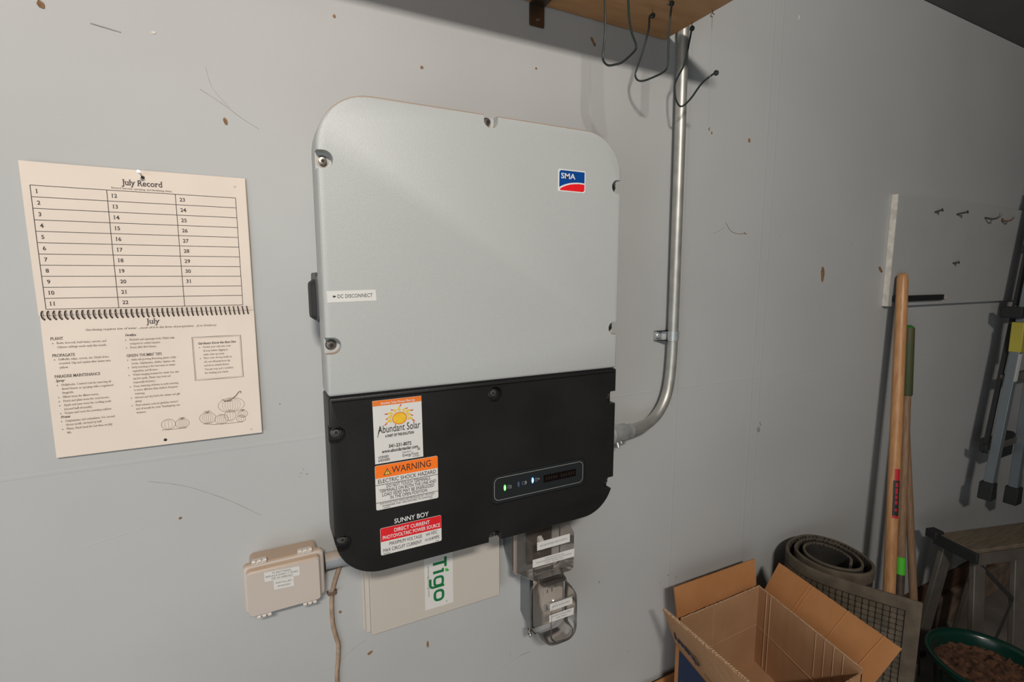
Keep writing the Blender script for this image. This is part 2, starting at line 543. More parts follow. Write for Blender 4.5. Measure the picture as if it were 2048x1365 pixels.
# ------------------------------------------------------------------ the setting
struct(MB().box(-3.2, 6.0, 0, 0.1, -0.83, 1.373).build('wall_back', 'wall', origin=(0, 0, -H)))
wall = bpy.data.objects['wall_back']
struct(MB().loops([[(-3.2, .1, 1.375 - .017), (-3.2, -4.5, 2.14), (-3.2, -4.5, 2.22), (-3.2, .1, 1.44)], [(6.0, .1, 1.375 - .017), (6.0, -4.5, 2.14), (6.0, -4.5, 2.22), (6.0, .1, 1.44)]]).build('ceiling', 'ceiling', smooth=0))
struct(MB().box(-3.2, 6.0, -4.5, 0.1, -1.15, -1.05).build('floor', 'floor'))
struct(MB().box(-3.2, 6.0, -0.012, 0.1, -0.915, -0.83).build('trim_1', 'sill', bevel=0.003))
struct(MB().box(-3.2, 6.0, -0.03, 0.1, -1.05, -0.915).build('trim_2', 'curb', bevel=0.006))

def flake(name, x, z, w, h, ang, m, t=0.0012):
    pts = []
    n = 9
    for k in range(n):
        a = 2 * math.pi * k / n
        r = 0.8 + 0.35 * random.random()
        px, pz = math.cos(a) * w / 2 * r, math.sin(a) * h / 2 * r
        ca, sa = math.cos(ang), math.sin(ang)
        pts.append((x + px * ca - pz * sa, z + px * sa + pz * ca))
    return MB().prism(pts, 0.0, -t).build(name, m, wall, smooth=0)

for a in [(-0.328, 0.847, .009, .012, .5), (-0.113, 0.721, .006, .012, .1), (0.063, 0.917, .005, .006, .4), (0.217, 0.861, .006, .006, 0),
          (1.5, 0.479, .018, .05, 0.1), (1.128, 0.836, .009, .011, .3), (0.605, 0.987, .006, .013, .6), (0.611, 0.979, .006, .010, .6), (0.975, 0.846, .004, .009, 0),
          (0.985, 0.838, .005, .008, .3), (1.822, 0.494, .012, .030, .9), (0.464, 0.903, .005, .005, 0), (0.202, -0.319, .005, .015, 0),
          (0.08, -0.294, .012, .006, .3), (-0.221, 0.068, .006, .004, 0.2), (0.026, -0.185, .005, .006, .5)]:
    flake('paint_chip', *a, 'chip')
for a in [(1.302, 1.184, .006, .016, -.2), (-0.2, 0.837, .007, .004, .2), (0.9, 0.305, .004, .012, -.4)]:
    flake('pale_chip', *a, 'palechip', 0.0008)
for a in [(1.244, 0.012, .014, .02, .6), (1.25, 0.03, .006, .016, .4), (-0.03, 0.112, .003, .004, .2), (-0.026, 0.118, .002, .003, .2), (-0.02, 0.108, .0035, .003, .4), (-0.033, 0.105, .002, .003, 0), (0.66, -0.31, .006, .006, 0), (0.9, -0.36, .01, .006, 0), (0.93, -0.375, .006, .004, 0), (0.87, -0.375, .006, .005, 0)]:
    flake('scuff_mark', *a, 'scuff', 0.0004)
def scratch(pts, w, m='scuff'):
    mb = MB()
    P = catmull([(x, 0, z) for x, z in pts], 5)
    mb.tube([(p.x, 0.0002, p.z) for p in P], w * .8, 5)
    mb.build('scratch', m, wall)
scratch([(1.055, .615), (1.075, .595), (1.10, .588), (1.128, .588)], .0011, 'chip')
scratch([(1.128, .592), (1.138, .588)], .002, 'chip')
scratch([(1.01, .585), (1.035, .594), (1.05, .603)], .0007)
scratch([(-.145, .765), (-.115, .747), (-.088, .728), (-.065, .715)], .0006)
scratch([(-.135, .80), (-.128, .77), (-.105, .742)], .0005)
scratch([(-.345, .05), (-.31, .056), (-.27, .064)], .0010, 'wall')
scratch([(-.26, .14), (-.21, .122), (-.15, .085), (-.10, .045)], .0006)
scratch([(.38, -.446), (.41, -.438), (.43, -.431)], .0006)
scratch([(.43, -.431), (.442, -.4315), (.455, -.43)], .0008, 'chip')
scratch([(.40, -.41), (.405, -.425)], .0007)
scratch([(-.275, .834), (-.255, .831), (-.24, .829)], .0014)
scratch([(.01, -.30), (.04, -.278), (.075, -.262)], .0006)

# ------------------------------------------------------------------ solar inverter
W, HT, SEAM = 0.535, 0.730, 0.294
F = -0.2
inv = thing('solar_inverter', 'large wall-mounted solar inverter, light grey above and black below', 'inverter', (W / 2, 0, 0))
MB().prism(rrect(.03, W - .03, .03, HT - .03, .05), 0, -0.022).build('mounting_plate', 'backplate', inv)
MB().prism(rrect(.02, W - .02, .02, HT - .015, .06, 8), -0.022, -0.136).build('chassis', 'cover', inv)

def body(name, pts, m, y0, bevel):
    o = MB().prism(pts, y0, F).build(name, m, inv, bevel=bevel, seg=3)
    bpy.context.view_layer.update()
    bake(o)
    return o
up = body('upper_cover', rrect(0, W, SEAM + .0006, HT, .075, 12, (0, .078, .078, 0)), 'cover', -0.135, .005)
lo = body('lower_cover', rrect(0, W, 0, SEAM - .0012, .07, 12, (.072, 0, 0, .072)), 'black', -0.135, .003)

def notch(mb, x, z, r, side, depth=.018):
    """U-shaped screw pocket open to one edge."""
    y0, y1 = F - .01, F + depth
    n = 14
    a0 = {'l': -90, 'r': 90, 't': 180, 'b': 0}[side]
    pts = [(x + r * math.cos(math.radians(a0 + 180 * k / n)), z + r * math.sin(math.radians(a0 + 180 * k / n))) for k in range(n + 1)]
    d = {'l': (-.05, 0), 'r': (.05, 0), 't': (0, .05), 'b': (0, -.05)}[side]
    pts = pts + [(pts[-1][0] + d[0], pts[-1][1] + d[1]), (pts[0][0] + d[0], pts[0][1] + d[1])]
    mb.prism(pts, y1, y0)

upn = [(.0095, .635, 'l'), (.0095, .371, 'l'), (W - .0095, .637, 'r'), (W - .0095, .373, 'r'), (.267, .7215, 't')]
lon = [(.0105, .236, 'l'), (.0125, .062, 'l'), (W - .0095, .236, 'r'), (W - .0105, .060, 'r'), (.271, .0075, 'b')]
cb = MB()
for x, z, sd in upn: notch(cb, x, z, .0125, sd)
cut(up, cb)
cb = MB()
for x, z, sd in lon: notch(cb, x, z, .0125, sd)
cb.lathe((.272, F + .014, .27), (0, -1, 0), [(.0135, 0), (.0135, .03)], 24)
cb.box(.005, W - .005, F - .01, F + .0025, SEAM - .0085, SEAM - .0068)
cb.loops([[(x, F - .01, z) for x, z in rrect(.2635, .4655, .0675, .1245, .012)], [(x, F + .0022, z) for x, z in rrect(.2645, .4645, .0685, .1235, .011)]])
cut(lo, cb)
o = MB().box(.003, W - .003, -0.137, F + .006, SEAM - .002, SEAM + .002).build('seam_gasket', 'rubber', inv)

def screw(x, z, m, y=F + .018):
    s = MB().lathe((x, y + .002, z), (0, -1, 0), [(.0058, 0), (.0058, .0065), (.0050, .0078), (.0034, .0080)], 20).build('screw', m, inv)
    MB().lathe((x, y - .006, z), (0, -1, 0), [(.0026, -.0006), (.0026, .0004)], 6).build('hex_socket', 'socket', s, smooth=0)
    MB().lathe((x, y + .001, z), (0, -1, 0), [(.0082, 0), (.0082, .0018)], 20).build('washer', m, s)
for x, z, sd in upn: screw(x, z, 'steel')
for x, z, sd in lon: screw(x, z, 'darksteel')
screw(.272, .27, 'darksteel', F + .014)

# rotary DC switch on the left side
sw = MB().loops([[(0.021, y, z) for y, z in rrect(-.130, -.055, .398, .480, .012)], [(-.0015, y, z) for y, z in rrect(-.129, -.056, .400, .478, .011)]]).build('dc_switch', 'switchgrey', inv, bevel=.001)
MB().loops([[(-.001, y, z) for y, z in rrect(-.120, -.068, .402, .468, .009)], [(-.0085, y, z) for y, z in rrect(-.116, -.072, .406, .462, .008)]]).build('switch_handle', 'rubber', sw, bevel=.001)

E_ = 0.0004
def sticker(name, pts, m, y=F, parent=inv, t=.0005):
    return MB().prism(pts, y, y - t).build(name, m, parent, smooth=0)

# maker's badge
bx0, bx1, bz0, bz1 = .395, .4525, .620, .658
bw, bh = bx1 - bx0, bz1 - bz0
badge = sticker('maker_badge', rrect(bx0, bx1, bz0, bz1, .004, 5, (.004, .0015, .004, .0005)), 'whiteprint')
pb = plane_y(F - .0008)
bl = [(.04, .19), (.12, .255), (.25, .335), (.4, .40), (.55, .44), (.75, .465), (.965, .455)]
mb = MB(); patch(mb, pb, [(bx0 + u * bw, bz0 + v * bh) for u, v in bl + [(.965, .95), (.12, .95), (.06, .92), (.04, .84)]]); mb.build('blue_field', 'logoblue', badge, smooth=0)
rd = [(.07, .055), (.075, .125), (.15, .19), (.28, .27), (.42, .335), (.57, .375), (.77, .40), (.965, .39), (.965, .13), (.945, .08), (.90, .055)]
mb = MB(); patch(mb, pb, [(bx0 + u * bw, bz0 + v * bh) for u, v in rd]); mb.build('red_field', 'logored', badge, smooth=0)
mb = MB(); write(mb, plane_y(F - .0011), 'SMA', bx0 + .10 * bw, bz0 + .59 * bh, .235 * bh, u1=bx0 + .62 * bw, bold=.018); mb.build('badge_letters', 'whiteprint', badge, smooth=0)

# disconnect label
dl = sticker('disconnect_label', [(.0055, .4345), (.0755, .436), (.0745, .4525), (.0048, .451)], 'white')
mb = MB()
pl = lambda u, v: (u, F - .0008, v + (u - .005) * .02)
write(mb, pl, 'DC DISCONNECT', .0195, .4405, .0052, u1=.0695)
patch(mb, pl, [(.0125, .4430), (.0145, .4452), (.0145, .4440), (.017, .4440), (.017, .4420), (.0145, .4420), (.0145, .4408)])
mb.build('label_print', 'ink', dl, smooth=0)

# installer sticker
sx0, sx1, sz0, sz1 = .0635, .1415, .1805, .282
sw_, sh = sx1 - sx0, sz1 - sz0
U = lambda u: sx0 + u * sw_
V = lambda v: sz1 - v * sh
st = sticker('installer_sticker', [(sx0 + .001, sz0), (sx1 + .0005, sz0), (sx1 - .0005, sz1), (sx0, sz1)], 'white')
p1 = plane_y(F - .0008); p2 = plane_y(F - .0011); p3 = plane_y(F - .0014)
mb = MB(); patch(mb, p1, [(U(.003), V(.085)), (U(.992), V(.085)), (U(.992), V(.002)), (U(.002), V(.002))]); mb.build('orange_band', 'bandorange', st, smooth=0)
mb = MB(); write(mb, p2, 'Another Solar Power Plant by:', U(.16), V(.066), .0036, u1=U(.86), bold=.01); mb.build('band_lettering', 'whiteprint', st, smooth=0)
cu_, cv_ = U(.53), V(.315)
mb = MB(); patch(mb, p2, arc(cu_, cv_, .0118, .0100, 0, 354, 40)); mb.build('sun_rim', 'sunorange', st, smooth=0)
mb = MB(); patch(mb, p3, arc(cu_, cv_, .0104, .0086, 0, 354, 40)); mb.build('sun_disc', 'sunyellow', st, smooth=0)
ry, rr_ = MB(), MB()
for k, a in enumerate([-14, 12, 34, 58, 88, 122, 150, 172, 196]):
    A = math.radians(a)
    L_ = .013 if k % 2 == 0 else .009
    d = Vector((math.cos(A), math.sin(A) * .9)); n = Vector((-d.y, d.x))
    if a > 90: n = -n
    pts = []
    for t in [i / 8 for i in range(9)]:
        q = Vector((cu_, cv_)) + d * (.0132 + L_ * t) + n * (.0022 * math.sin(t * 5.2))
        w_ = .0024 * (1 - t) ** .8 + .0002
        pts.append((q, w_))
    for part, rng in ((ry, range(0, 6)), (rr_, range(5, 9))):
        l = [pts[i][0] + n * pts[i][1] for i in rng]; r = [pts[i][0] - n * pts[i][1] for i in reversed(rng)]
        patch(part, p2, [tuple(q) for q in l + r])
ry.build('sun_rays', 'rayyellow', st, smooth=0)
rr_.build('ray_tips', 'rayred', st, smooth=0)
mb = MB()
write(mb, p3, 'Abundant Solar', U(.085), V(.515), .0116, u1=U(.95))
strip(mb, p3, [(U(.075), V(.575)), (U(.105), V(.50)), (U(.145), V(.42))], .0009)
write(mb, p3, 'A PART OF THE SOLUTION', U(.225), V(.592), .0040, u1=U(.815), bold=.03)
write(mb, p3, '541-231-8072', U(.295), V(.765), .0052, u1=U(.755), bold=.02)
write(mb, p3, 'www.abundantsolar.com', U(.15), V(.835), .0050, u1=U(.895), bold=.02)
write(mb, p3, 'LICENSED', U(.075), V(.915), .0036, u1=U(.285), bold=.01)
write(mb, p3, '& BONDED', U(.075), V(.965), .0036, u1=U(.305), bold=.01)
write(mb, p3, 'EnergyTrust', U(.57), V(.945), .0046, u1=U(.90))
write(mb, p3, 'Trade Ally of', U(.56), V(.885), .0024, u1=U(.745))
write(mb, p3, 'of Oregon', U(.78), V(.975), .0022, u1=U(.92))
for k in range(8):
    A = k * math.pi / 4
    strip(mb, p3, [(U(.91) + .0009 * math.cos(A), V(.855) + .0009 * math.sin(A)), (U(.91) + .0024 * math.cos(A), V(.855) + .0024 * math.sin(A))], .0006)
mb.build('sticker_print', 'ink', st, smooth=0)

# warning sticker
wx0, wx1, wz0, wz1 = .0637, .1662, .1045, .1778
U2 = lambda u: wx0 + u * (wx1 - wx0)
V2 = lambda v: wz1 - v * (wz1 - wz0)
ws = sticker('warning_sticker', rrect(wx0, wx1, wz0, wz1, .0025, 4), 'white')
mb = MB(); patch(mb, p1, rrect(wx0 + .0003, wx1 - .0003, V2(.285), wz1 - .0003, 0, 4, (0, .0023, .0023, 0))); mb.build('orange_header', 'orange', ws, smooth=0)
mb = MB()
write(mb, p2, 'WARNING', U2(.255), V2(.215), .0108, u1=U2(.885), bold=.0)
write(mb, p2, 'ELECTRIC SHOCK HAZARD', U2(.04), V2(.40), .0063, u1=U2(.965))
strip(mb, p2, [(U2(0), V2(.435)), (U2(1), V2(.435))], .0007)
for s, a, b, v in (('DO NOT TOUCH TERMINALS', .165, .865, .525), ('TERMINALS ON BOTH THE LINE AND', .055, .965, .615), ('LOAD SIDES MAY BE ENERGIZED', .095, .93, .705), ('IN THE OPEN POSITION', .22, .81, .795)):
    write(mb, p2, s, U2(a), V2(v), .0053, u1=U2(b))
strip(mb, p2, [(U2(0), V2(.832)), (U2(1), V2(.832))], .0007)
write(mb, p2, 'PHOTOVOLTAIC MODULES PRODUCE DC VOLTAGE', U2(.06), V2(.885), .0028, u1=U2(.93))
write(mb, p2, 'WHENEVER THEY ARE EXPOSED TO SUNLIGHT', U2(.09), V2(.943), .0028, u1=U2(.905))
strip(mb, p2, [(U2(.10), V2(.968)), (U2(.21), V2(.968))], .0006)
strip(mb, p2, [(U2(.85), V2(.965)), (U2(.90), V2(.965))], .0006)
tri = [(U2(.125), V2(.235)), (U2(.245), V2(.235)), (U2(.185), V2(.085))]
patch(mb, p2, tri)
mb.build('warning_print', 'ink', ws, smooth=0)
mb = MB(); patch(mb, p3, [(U2(.142), V2(.222)), (U2(.228), V2(.222)), (U2(.185), V2(.112))]); mb.build('warning_triangle', 'rayyellow', ws, smooth=0)
mb = MB(); write(mb, plane_y(F - .0017), '!', U2(.179), V2(.212), .0056, u1=U2(.191)); mb.build('exclamation_mark', 'ink', ws, smooth=0)

mb = MB(); write(mb, plane_y(F - .0004), 'SUNNY BOY', .0915, .0765, .0076, u1=.149, bold=.012); mb.build('model_lettering', 'whiteprint', inv, smooth=0)

# direct-current sticker
qx0, qx1, qz0, qz1 = .0685, .1705, .0272, .0732
U3 = lambda u: qx0 + u * (qx1 - qx0)
V3 = lambda v: qz1 - v * (qz1 - qz0)
ds = sticker('direct_current_sticker', rrect(qx0, qx1, qz0, qz1, .0025, 4), 'white')
mb = MB(); patch(mb, p1, rrect(qx0 + .0003, qx1 - .0003, V3(.5), qz1 - .0003, 0, 4, (0, .0023, .0023, 0))); mb.build('red_header', 'red', ds, smooth=0)
mb = MB()
write(mb, p2, 'DIRECT CURRENT', U3(.22), V3(.225), .0060, u1=U3(.80), bold=.012)
write(mb, p2, 'PHOTOVOLTAIC POWER SOURCE', U3(.035), V3(.425), .0060, u1=U3(.975), bold=.012)
mb.build('header_lettering', 'whiteprint', ds, smooth=0)
mb = MB()
write(mb, p2, 'MAXIMUM VOLTAGE', U3(.135), V3(.685), .0056, u1=U3(.665))
write(mb, p2, '600', U3(.735), V3(.66), .0042, u1=U3(.80))
write(mb, p2, 'VDC', U3(.815), V3(.665), .0056, u1=U3(.925))
write(mb, p2, 'MAX CIRCUIT CURRENT', U3(.035), V3(.895), .0056, u1=U3(.66))
write(mb, p2, '10.53', U3(.715), V3(.865), .0042, u1=U3(.815))
write(mb, p2, 'AMPS', U3(.82), V3(.872), .0056, u1=U3(.955))
strip(mb, p2, [(U3(.035), V3(.955)), (U3(.14), V3(.955))], .0007)
strip(mb, p2, [(U3(.90), V3(.955)), (U3(.95), V3(.955))], .0007)
mb.build('sticker_print', 'ink', ds, smooth=0)

# display panel
dp = MB().prism(rrect(.2655, .4635, .0695, .1225, .011), F + .003, F + .0012).build('display_panel', 'blackgloss', inv)
pp = plane_y(F + .0008)
mb = MB(); strip(mb, pp, rrect(.2705, .4595, .0755, .117, .009, 8), .0008, closed=True); mb.build('panel_outline', 'greyprint', dp, smooth=0)
for x, z, m_, nm in ((.291, .0965, 'ledg', 'green_light'), (.319, .0975, 'ledoff', 'unlit_light'), (.348, .0995, 'ledb', 'blue_light')):
    mb = MB(); ls = []
    for s_, y_ in ((1, F + .002), (1, F + .0007), (.7, F + .0001)):
        ls.append([(x + .0021 * s_ * math.cos(a), y_, z + .0056 * s_ * math.sin(a)) for a in (2 * math.pi * k / 20 for k in range(20))])
    lo_ = mb.loops(ls).build(nm, m_, dp)
    if m_ != 'ledoff':
        MB().loops([[(x + .0013 * k_ * math.cos(a), y_, z + .0042 * k_ * math.sin(a)) for a in (2 * math.pi * k / 16 for k in range(16))] for k_, y_ in ((1, F + .001), (1, F - .0002), (.6, F - .0005))]).build('light_core', m_ + 'c', lo_)
def rect_outline(x0, x1, z0, z1, w=.0005): strip(mb, pp, [(x0, z0), (x1, z0), (x1, z1), (x0, z1)], w, closed=True)
mb = MB(); rect_outline(.2965, .3015, .0945, .0995); strip(mb, pp, [(.3005, .0985), (.304, .0985), (.304, .0935), (.3005, .0935)], .0006); strip(mb, pp, [(.298, .097), (.3, .097)], .0006)
mb.build('panel_icon', 'ledwhite', dp, smooth=0)
mb = MB(); rect_outline(.3265, .3315, .0955, .1005); strip(mb, pp, [(.3335, .0945), (.3335, .1015)], .0012); strip(mb, pp, [(.3352, .096), (.3352, .100)], .0006)
mb.build('panel_icon', 'ledwhite', dp, smooth=0)
mb = MB(); strip(mb, pp, [(.3585, .0995), (.3585, .1025), (.354, .1025), (.354, .0965), (.3585, .0965), (.3585, .0985)], .0005); strip(mb, pp, [(.356, .1), (.3625, .1)], .0006); strip(mb, pp, [(.3605, .1015), (.363, .1), (.3605, .0985)], .0006)
mb.build('panel_icon', 'ledwhite', dp, smooth=0)
scr = MB().prism([(.3715, .090), (.4435, .090), (.4435, .1045), (.3715, .1045)], F + .002, F + .0009).build('display_screen', 'screen', dp, smooth=0)
mb = MB()
for k in range(12):
    x = .376 + k * .0055
    patch(mb, plane_y(F + .0006), [(x, .0945), (x + .0032, .0945), (x + .0032, .1005), (x, .1005)]) if k not in (5,) else None
mb.build('screen_digits', 'amber', scr, smooth=0)['kind'] = 'stuff'

# ------------------------------------------------------------------ garden calendar
cal = thing('wall_calendar', 'open spiral-bound garden calendar showing July, hung on the wall', 'calendar', (-.2295, 0, .2))
PX0, PX1 = -.3692, -.0905
def top_pg(e):
    def f(x, z):
        u = (x - PX0) / (PX1 - PX0); v = (z - .4165) / (.6325 - .4165)
        return (x, -.0042 - .006 * max(0, 1 - u) ** 3 * max(0, v) ** 2 - .0025 * math.sin(math.pi * min(1, max(0, v))) - e, z)
    return f
def bot_pg(e):
    def f(x, z):
        v = (.4135 - z) / (.4135 - .2005)
        u = (x - PX0) / (PX1 - PX0)
        return (x, -.0050 - .0035 * max(0, v) ** 2 * (0.5 + 0.5 * u) - .002 * math.sin(math.pi * min(1, max(0, v))) - e, z)
    return f
def sheet(mp, x0, x1, z0, z1, t, n=18):
    mb = MB(); vs_, fs = [], []
    for k, dy in ((0, 0), (1, t)):
        for j in range(n + 1):
            for i in range(n + 1):
                p = mp(x0 + (x1 - x0) * i / n, z0 + (z1 - z0) * j / n)
                vs_.append((p[0], p[1] + dy, p[2]))
    q = (n + 1) ** 2
    for j in range(n):
        for i in range(n):
            a = j * (n + 1) + i
            fs.append((a, a + 1, a + n + 2, a + n + 1)); fs.append((q + a, q + a + n + 1, q + a + n + 2, q + a + 1))
    rim = [i for i in range(n + 1)] + [j * (n + 1) + n for j in range(1, n + 1)] + [n * (n + 1) + i for i in range(n - 1, -1, -1)] + [j * (n + 1) for j in range(n - 1, 0, -1)]
    for a, b in zip(rim, rim[1:] + rim[:1]): fs.append((b, a, q + a, q + b))
    return mb.add(vs_, fs)
tp = sheet(top_pg(0), PX0, PX1, .4155, .6325, .0006).build('upper_page', 'paper', cal)
sheet(lambda x, z: (x, top_pg(0)(x, z)[1] + .0008, z), PX0 + .0006, PX1 + .0011, .4150, .6318, .0022).build('page_block', 'paperedge', cal)
bp_ = sheet(bot_pg(0), PX0 + .0015, PX1 + .0003, .2005, .4150, .0006).build('lower_page', 'paper', cal)
sheet(lambda x, z: (x, bot_pg(0)(x, z)[1] + .0008, z), PX0 + .0022, PX1 + .0012, .1998, .4145, .0022).build('page_block', 'paperedge', cal)

mt, mbm = top_pg(.0004), bot_pg(.0004)
def hl(mb, mp, x0, x1, z, w): strip(mb, mp, [(x0 + (x1 - x0) * k / 18, z) for k in range(19)], w)
def vl(mb, mp, x, z0, z1, w): strip(mb, mp, [(x, z0 + (z1 - z0) * k / 18) for k in range(19)], w)
mb = MB()
TX0, TX1, TZ0, TZ1 = -.360, -.106, .4245, .6000
for k in range(12): hl(mb, mt, TX0, TX1, TZ1 + (TZ0 - TZ1) * k / 11, .0008)
for x in (TX0, -.2745, -.189, TX1): vl(mb, mt, x, TZ0, TZ1, .0008)
mb.build('record_table', 'pageink', tp, smooth=0)
mb = MB()
rh = (TZ1 - TZ0) / 11
for d in range(1, 32):
    c, r = (d - 1) // 11, (d - 1) % 11
    x = (-.3550, -.2693, -.1838)[c]
    mb = MB()
    write(mb, mt, str(d), x if d > 9 or c else x + .0003, TZ1 - rh * (r + 1) + .0054, .0054, xs=.98, serif=True, bold=.014)
    mb.build('day_number', 'pageink', tp, smooth=0)
mb = MB()
write(mb, mt, 'July Record', -.2562, .6090, .0082, u1=-.2045, serif=True, bold=.012)
mb.build('page_title', 'pageink', tp, smooth=0)
mb = MB()
write(mb, mt, 'Record harvest, spraying, and fertilizing dates.', -.2688, .6027, .0026, u1=-.1925, serif=True)
mb.build('page_subtitle', 'pagesoft', tp, smooth=0)
mb = MB(); write(mb, mt, '15', -.1075, .6165, .0026, xs=1); mb.build('page_number', 'pagesoft', tp, smooth=0)
mb = MB(); patch(mb, mt, arc(-.2288, .6222, .0024, .0024, 0, 340, 16)); mb.build('hanging_hole', 'ink', tp, smooth=0)

mb = MB(); write(mb, mbm, 'July', -.2415, .3982, .0080, u1=-.2238, serif=True, bold=.008)
mb.build('month_title', 'pageink', bp_, smooth=0)
for s, x0, x1, z in (('PLANT', -.3588, -.3442, .3790), ('PROPAGATE', -.3588, -.3325, .3540), ('PARADISE MAINTENANCE', -.3588, -.3050, .3225), ("GREEN THUMBS' TIPS", -.2705, -.2250, .3475)):
    mb = MB(); write(mb, mbm, s, x0, z, .0042, u1=x1, serif=True, bold=.006); mb.build('section_heading', 'pageink', bp_, smooth=0)
for s, x0, x1, z in (('Spray', -.3580, -.3472, .3165), ('Prune', -.3572, -.3460, .2610), ('Fertilize', -.2700, -.2560, .3800), ('Gardeners Know the Best Dirt', -.1745, -.1200, .3612)):
    mb = MB(); write(mb, mbm, s, x0, z, .0036, u1=x1, shear=.3, bold=.012, serif=True); mb.build('section_heading', 'pageink', bp_, smooth=0)
mb = MB()
write(mb, mbm, 'Gardening requires lots of water ...most of it in the form of perspiration.  (Lou Erickson)', -.317, .3908, .0031, u1=-.147, shear=.3, serif=True)
left = [('*Beets, broccoli, bush beans, carrots, and', .3730), ('Chinese cabbage seeds early this month.', .3668),
        ('*Daffodils, tulips, crocus, etc. Divide if too', .3485), ('crowded. Dig and replant after leaves turn', .3425), ('yellow.', .3363),
        ('*Hollyhocks. Control rust by removing af-', .3100), ('fected leaves or spraying with a registered', .3040), ('fungicide.', .2980),
        ('*Filbert trees for filbert worm.', .2917), ('*Peach and plum trees for root borers.', .2855), ('*Apple and pear trees for codding moth', .2792),
        ('(second half of month).', .2730), ('*Grapes and roses for powdery mildew.', .2670),
        ('*Delphiniums and columbines. For second', .2547), ('bloom in fall, cut back by half.', .2487), ('*Mums. Pinch back for last time on July', .2425), ('4th.', .2365)]
mid = [('*Rhubarb and asparagus beds. Mulch with', .3730), ('compost or rotted manure.', .3668), ('*Roses after first bloom.', .3608),
       ('*Stake tall growing flowering plants: holly-', .3415), ('hocks, delphiniums, dahlias, lupines, etc.', .3355), ('*Early morning is the best time to water', .3295),
       ('vegetables and flowers.', .3235), ('*Watch hanging baskets for water loss dur-', .3175), ('ing hot spells. Plants may look sad', .3115), ('(especially fuchsias.)', .3055),
       ('*Deep watering of lawns in early morning', .2992), ('is more effective than shallow, frequent', .2932), ('watering.', .2872), ('*Harvest and dry herbs for winter and gift', .2810), ('giving.', .2750),
       ('*Plant autumn colored gladiolas toward', .2687), ('end of month for your Thanksgiving cen-', .2627), ('terpiece.', .2567)]
tip = [('*Scratch your nails into a bar', .3552), ('of soap before digging to', .3490), ('make clean up easier.', .3428), ('*Place a bar of soap inside an', .3368), ('old, cut-off panty-hose leg', .3305), ('and tie to outside faucet.', .3243), ('You get soap and a scrubber', .3180), ('for washing your hands.', .3118)]
for lines, x0 in ((left, -.352), (mid, -.265), (tip, -.1685)):
    for s, z in lines:
        if s[0] == '*':
            patch(mb, mbm, arc(x0 - .0046, z + .0010, .0008, .0008, 0, 330, 8)); s = s[1:]
        vv, _ = glyphs(s, serif=True)
        nat = (max(p[0] for p in vv) - min(p[0] for p in vv))
        write(mb, mbm, s, x0, z, .0031, u1=x0 + nat * .00358, serif=True)
write(mb, mbm, '16', -.1075, .2075, .0024, xs=1)
mb.build('page_text', 'pagesoft', bp_, smooth=0)['kind'] = 'stuff'
mb = MB()
for e, w_ in ((0, .0009), (.0016, .0004)):
    strip(mb, mbm, [(-.1825 + e, .3018 + e), (-.1475, .3018 + e), (-.1125 - e, .3018 + e), (-.1125 - e, .3735 - e), (-.1475, .3735 - e), (-.1825 + e, .3735 - e)], w_, closed=True)
mb.build('tip_frame', 'pagesoft', bp_, smooth=0)
mb = MB()
def veg(cx, cz, rx, rz, ribs, stem=True):
    mb = MB()
    strip(mb, mbm, arc(cx, cz, rx, rz, 0, 345, 24), .0005, closed=True)
    for k in range(ribs):
        f_ = -0.8 + 1.6 * (k + .5) / ribs
        strip(mb, mbm, [(cx + f_ * rx * math.cos(t), cz + rz * .92 * math.sin(t)) for t in [math.radians(-80 + 160 * i / 10) for i in range(11)]], .00028)
    if stem:
        for a in (60, 100, 140, 30):
            strip(mb, mbm, [(cx, cz + rz * .8), (cx + .3 * rx * math.cos(math.radians(a)), cz + rz + .25 * rz), (cx + .55 * rx * math.cos(math.radians(a)), cz + rz * 1.1)], .0006)
    mb.build('vegetable_drawing', 'pagesoft', bp_, smooth=0)
veg(-.2245, .2335, .0095, .0085, 3, False); veg(-.2055, .2325, .0095, .0082, 6)
veg(-.1695, .2370, .0115, .0098, 6); veg(-.1495, .2320, .0098, .0085, 5, False); veg(-.1365, .2370, .0085, .0095, 3, False)
veg(-.1205, .2295, .0068, .0062, 3, False); veg(-.1175, .2375, .0075, .0062, 4)
veg(-.1335, .2550, .0195, .0125, 8, False)
strip(mb, mbm, [(-.144, .262), (-.134, .264), (-.126, .270), (-.121, .2765), (-.1185, .2775), (-.118, .274)], .0016)
strip(mb, mbm, [(-.147, .266), (-.14, .262), (-.132, .262)], .001)
strip(mb, mbm, [(-.234, .225), (-.225, .2245), (-.215, .2245), (-.2, .2243)], .0007)
strip(mb, mbm, [(-.176, .2275), (-.16, .2245), (-.14, .2235), (-.118, .2238)], .0007)
mb.build('drawing_strokes', 'pagesoft', bp_, smooth=0)['kind'] = 'stuff'
mb = MB(); patch(mb, mbm, arc(-.2305, .2082, .0024, .0024, 0, 340, 16)); mb.build('hanging_hole', 'ink', bp_, smooth=0)

